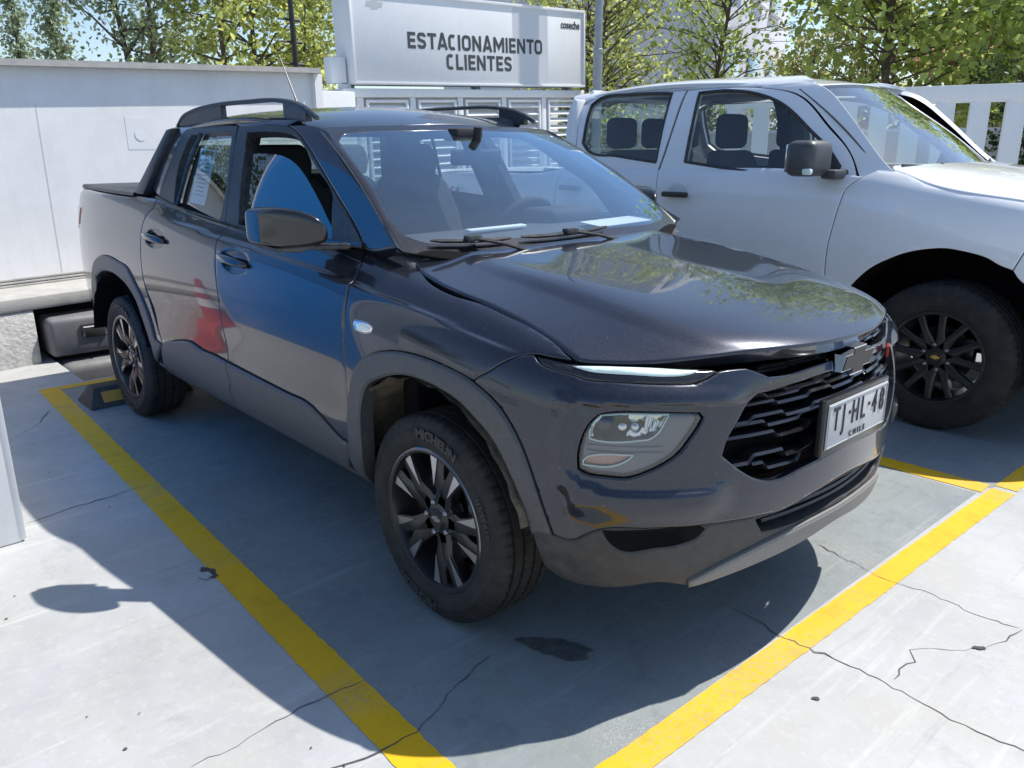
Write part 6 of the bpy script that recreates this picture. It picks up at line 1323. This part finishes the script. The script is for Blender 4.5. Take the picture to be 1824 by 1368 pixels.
# handles, mirror, wipers, seats, dash
for x, z, par in ((-1.66, 1.155, tfd), (-2.58, 1.165, trd)):
    for i, sg in ((0, -1), (1, 1)):
        box('handle', (x+.0, sg*.945, z), (.20, .03, .034), M['satin_black'], par[i], .012, 3)
        bm = bmesh.new(); bmesh.ops.create_circle(bm, cap_ends=True, radius=.07, segments=24); bm_obj('handle_cup', bm, M['white'], par[i], loc=(x, sg*.914, z+.004), rot=(math.pi/2, 0, 0))
for sg in (-1, 1):
    mt_ = empty('door_mirror', (-.72, sg*1.04, 1.385), 0, parent=TK)
    bm = bmesh.new(); b_box(bm, (0, 0, 0), (.17, .235, .185)); bmesh.ops.bevel(bm, geom=bm.edges[:], offset=.045, segments=4, affect='EDGES', profile=.5); bm_obj('mirror_housing', bm, M['plastic'], mt_, auto=60)
    box('indicator', (.055, sg*.105, -.066), (.05, .035, .034), M['drl'], mt_, .01); box('mirror_arm', (.08, -sg*.15, -.085), (.09, .16, .05), M['plastic'], mt_, .015); box('mirror_glass', (-.08, 0, 0), (.012, .19, .145), M['mirror'], mt_, .01)
def seat_t(x, y, wd, heads):
    r = empty('seat', (x, y, 0), parent=TK)
    bm = bmesh.new(); b_box(bm, (0, 0, .95), (.5, wd, .16)); bmesh.ops.bevel(bm, geom=bm.edges[:], offset=.05, segments=3, affect='EDGES', profile=.5); bm_obj('seat_cushion', bm, M['seat'], r, auto=60)
    bm = bmesh.new(); b_prism(bm, [(-wd/2, .95), (-wd/2, 1.30), (-wd*.38, 1.42), (wd*.38, 1.42), (wd/2, 1.30), (wd/2, .95)], lambda a, b: (-.22-(b-.95)*.3, a, b), lambda a, b: (-.35-(b-.95)*.3, a, b)); bmesh.ops.recalc_face_normals(bm, faces=bm.faces[:]); bmesh.ops.bevel(bm, geom=bm.edges[:], offset=.04, segments=3, affect='EDGES', profile=.5); bm_obj('backrest', bm, M['seat'], r, auto=60)
    for yy in heads:
        bm = bmesh.new(); b_box(bm, (-.42, yy, 1.54), (.11, .28, .22)); bmesh.ops.bevel(bm, geom=bm.edges[:], offset=.05, segments=4, affect='EDGES', profile=.5); bm_obj('headrest', bm, M['seat'], r, auto=60)
seat_t(-1.22, -.38, .5, [0]); seat_t(-1.22, .38, .5, [0]); seat_t(-2.15, 0, 1.3, [-.40, 0, .40])
box('dashboard', (-.62, 0, 1.20), (.5, 1.5, .22), M['interior_grey'], TK, .06, 3); box('roof_lining', (-1.85, 0, 1.80), (1.5, 1.15, .02), M['interior_grey'], TK, 0)
for sg in (-1, 1): tube('centre_pillar', [(-1.87, sg*.79, 1.2), (-1.88, sg*.70, 1.55), (-1.90, sg*.60, 1.80)], .045, M['interior_grey'], TK, 8)
def twp(u, v, h): P, N = TWS.ev(TWS.toD([[u, v]])); return tuple(P[0]+N[0]*h)
for a, b, pv in (((.40, 1.3), (.62, 5.2), (.2, 4.6)), ((.6, 5.6), (.62, 9.8), (.2, 9.0))):
    wp = tube('wiper', [twp(a[0]+(b[0]-a[0])*t, a[1]+(b[1]-a[1])*t, .02) for t in np.linspace(0, 1, 8)], .009, M['satin_black'], TK, 6); tube('wiper_arm', [twp((a[0]+b[0])/2, (a[1]+b[1])/2, .035), twp(*pv, .02)], .009, M['satin_black'], wp, 6)
panel('cowl_panel', TWS, [fv([[.52, 6], [.40, 3], [.2, .8], [.02, .5], [.02, 6]])], M['satin_black'], TK, off=.008, r=.003, skirt=.01)
P = _ts(np.array([3.5]), np.array([6.9]))[0]
dc = text_obj('bed_decal', '4X4', .13, mat('decal_grey', (.12, .12, .13)), TK, (-3.98, -.932, 1.08), (math.pi/2, 0, 0), extrude=.0006, bold=.003, sx=1.25)
text_obj('bed_decal', 'X', .11, M['red_badge'], TK, (-3.98, -.9335, 1.08), (math.pi/2, 0, 0), extrude=.0006, bold=.002, sx=1.2)
for x, y, sd_, sp in ((0, -.775, 1, .2), (-3.095, -.775, 1, .5), (0, .775, -1, .4), (-3.095, .775, -1, 0)): make_wheel(TK, (x, y, AZ), R=.39, rr=.232, wd=.255, spin=sp, side=sd_, kind='s', txt=False)
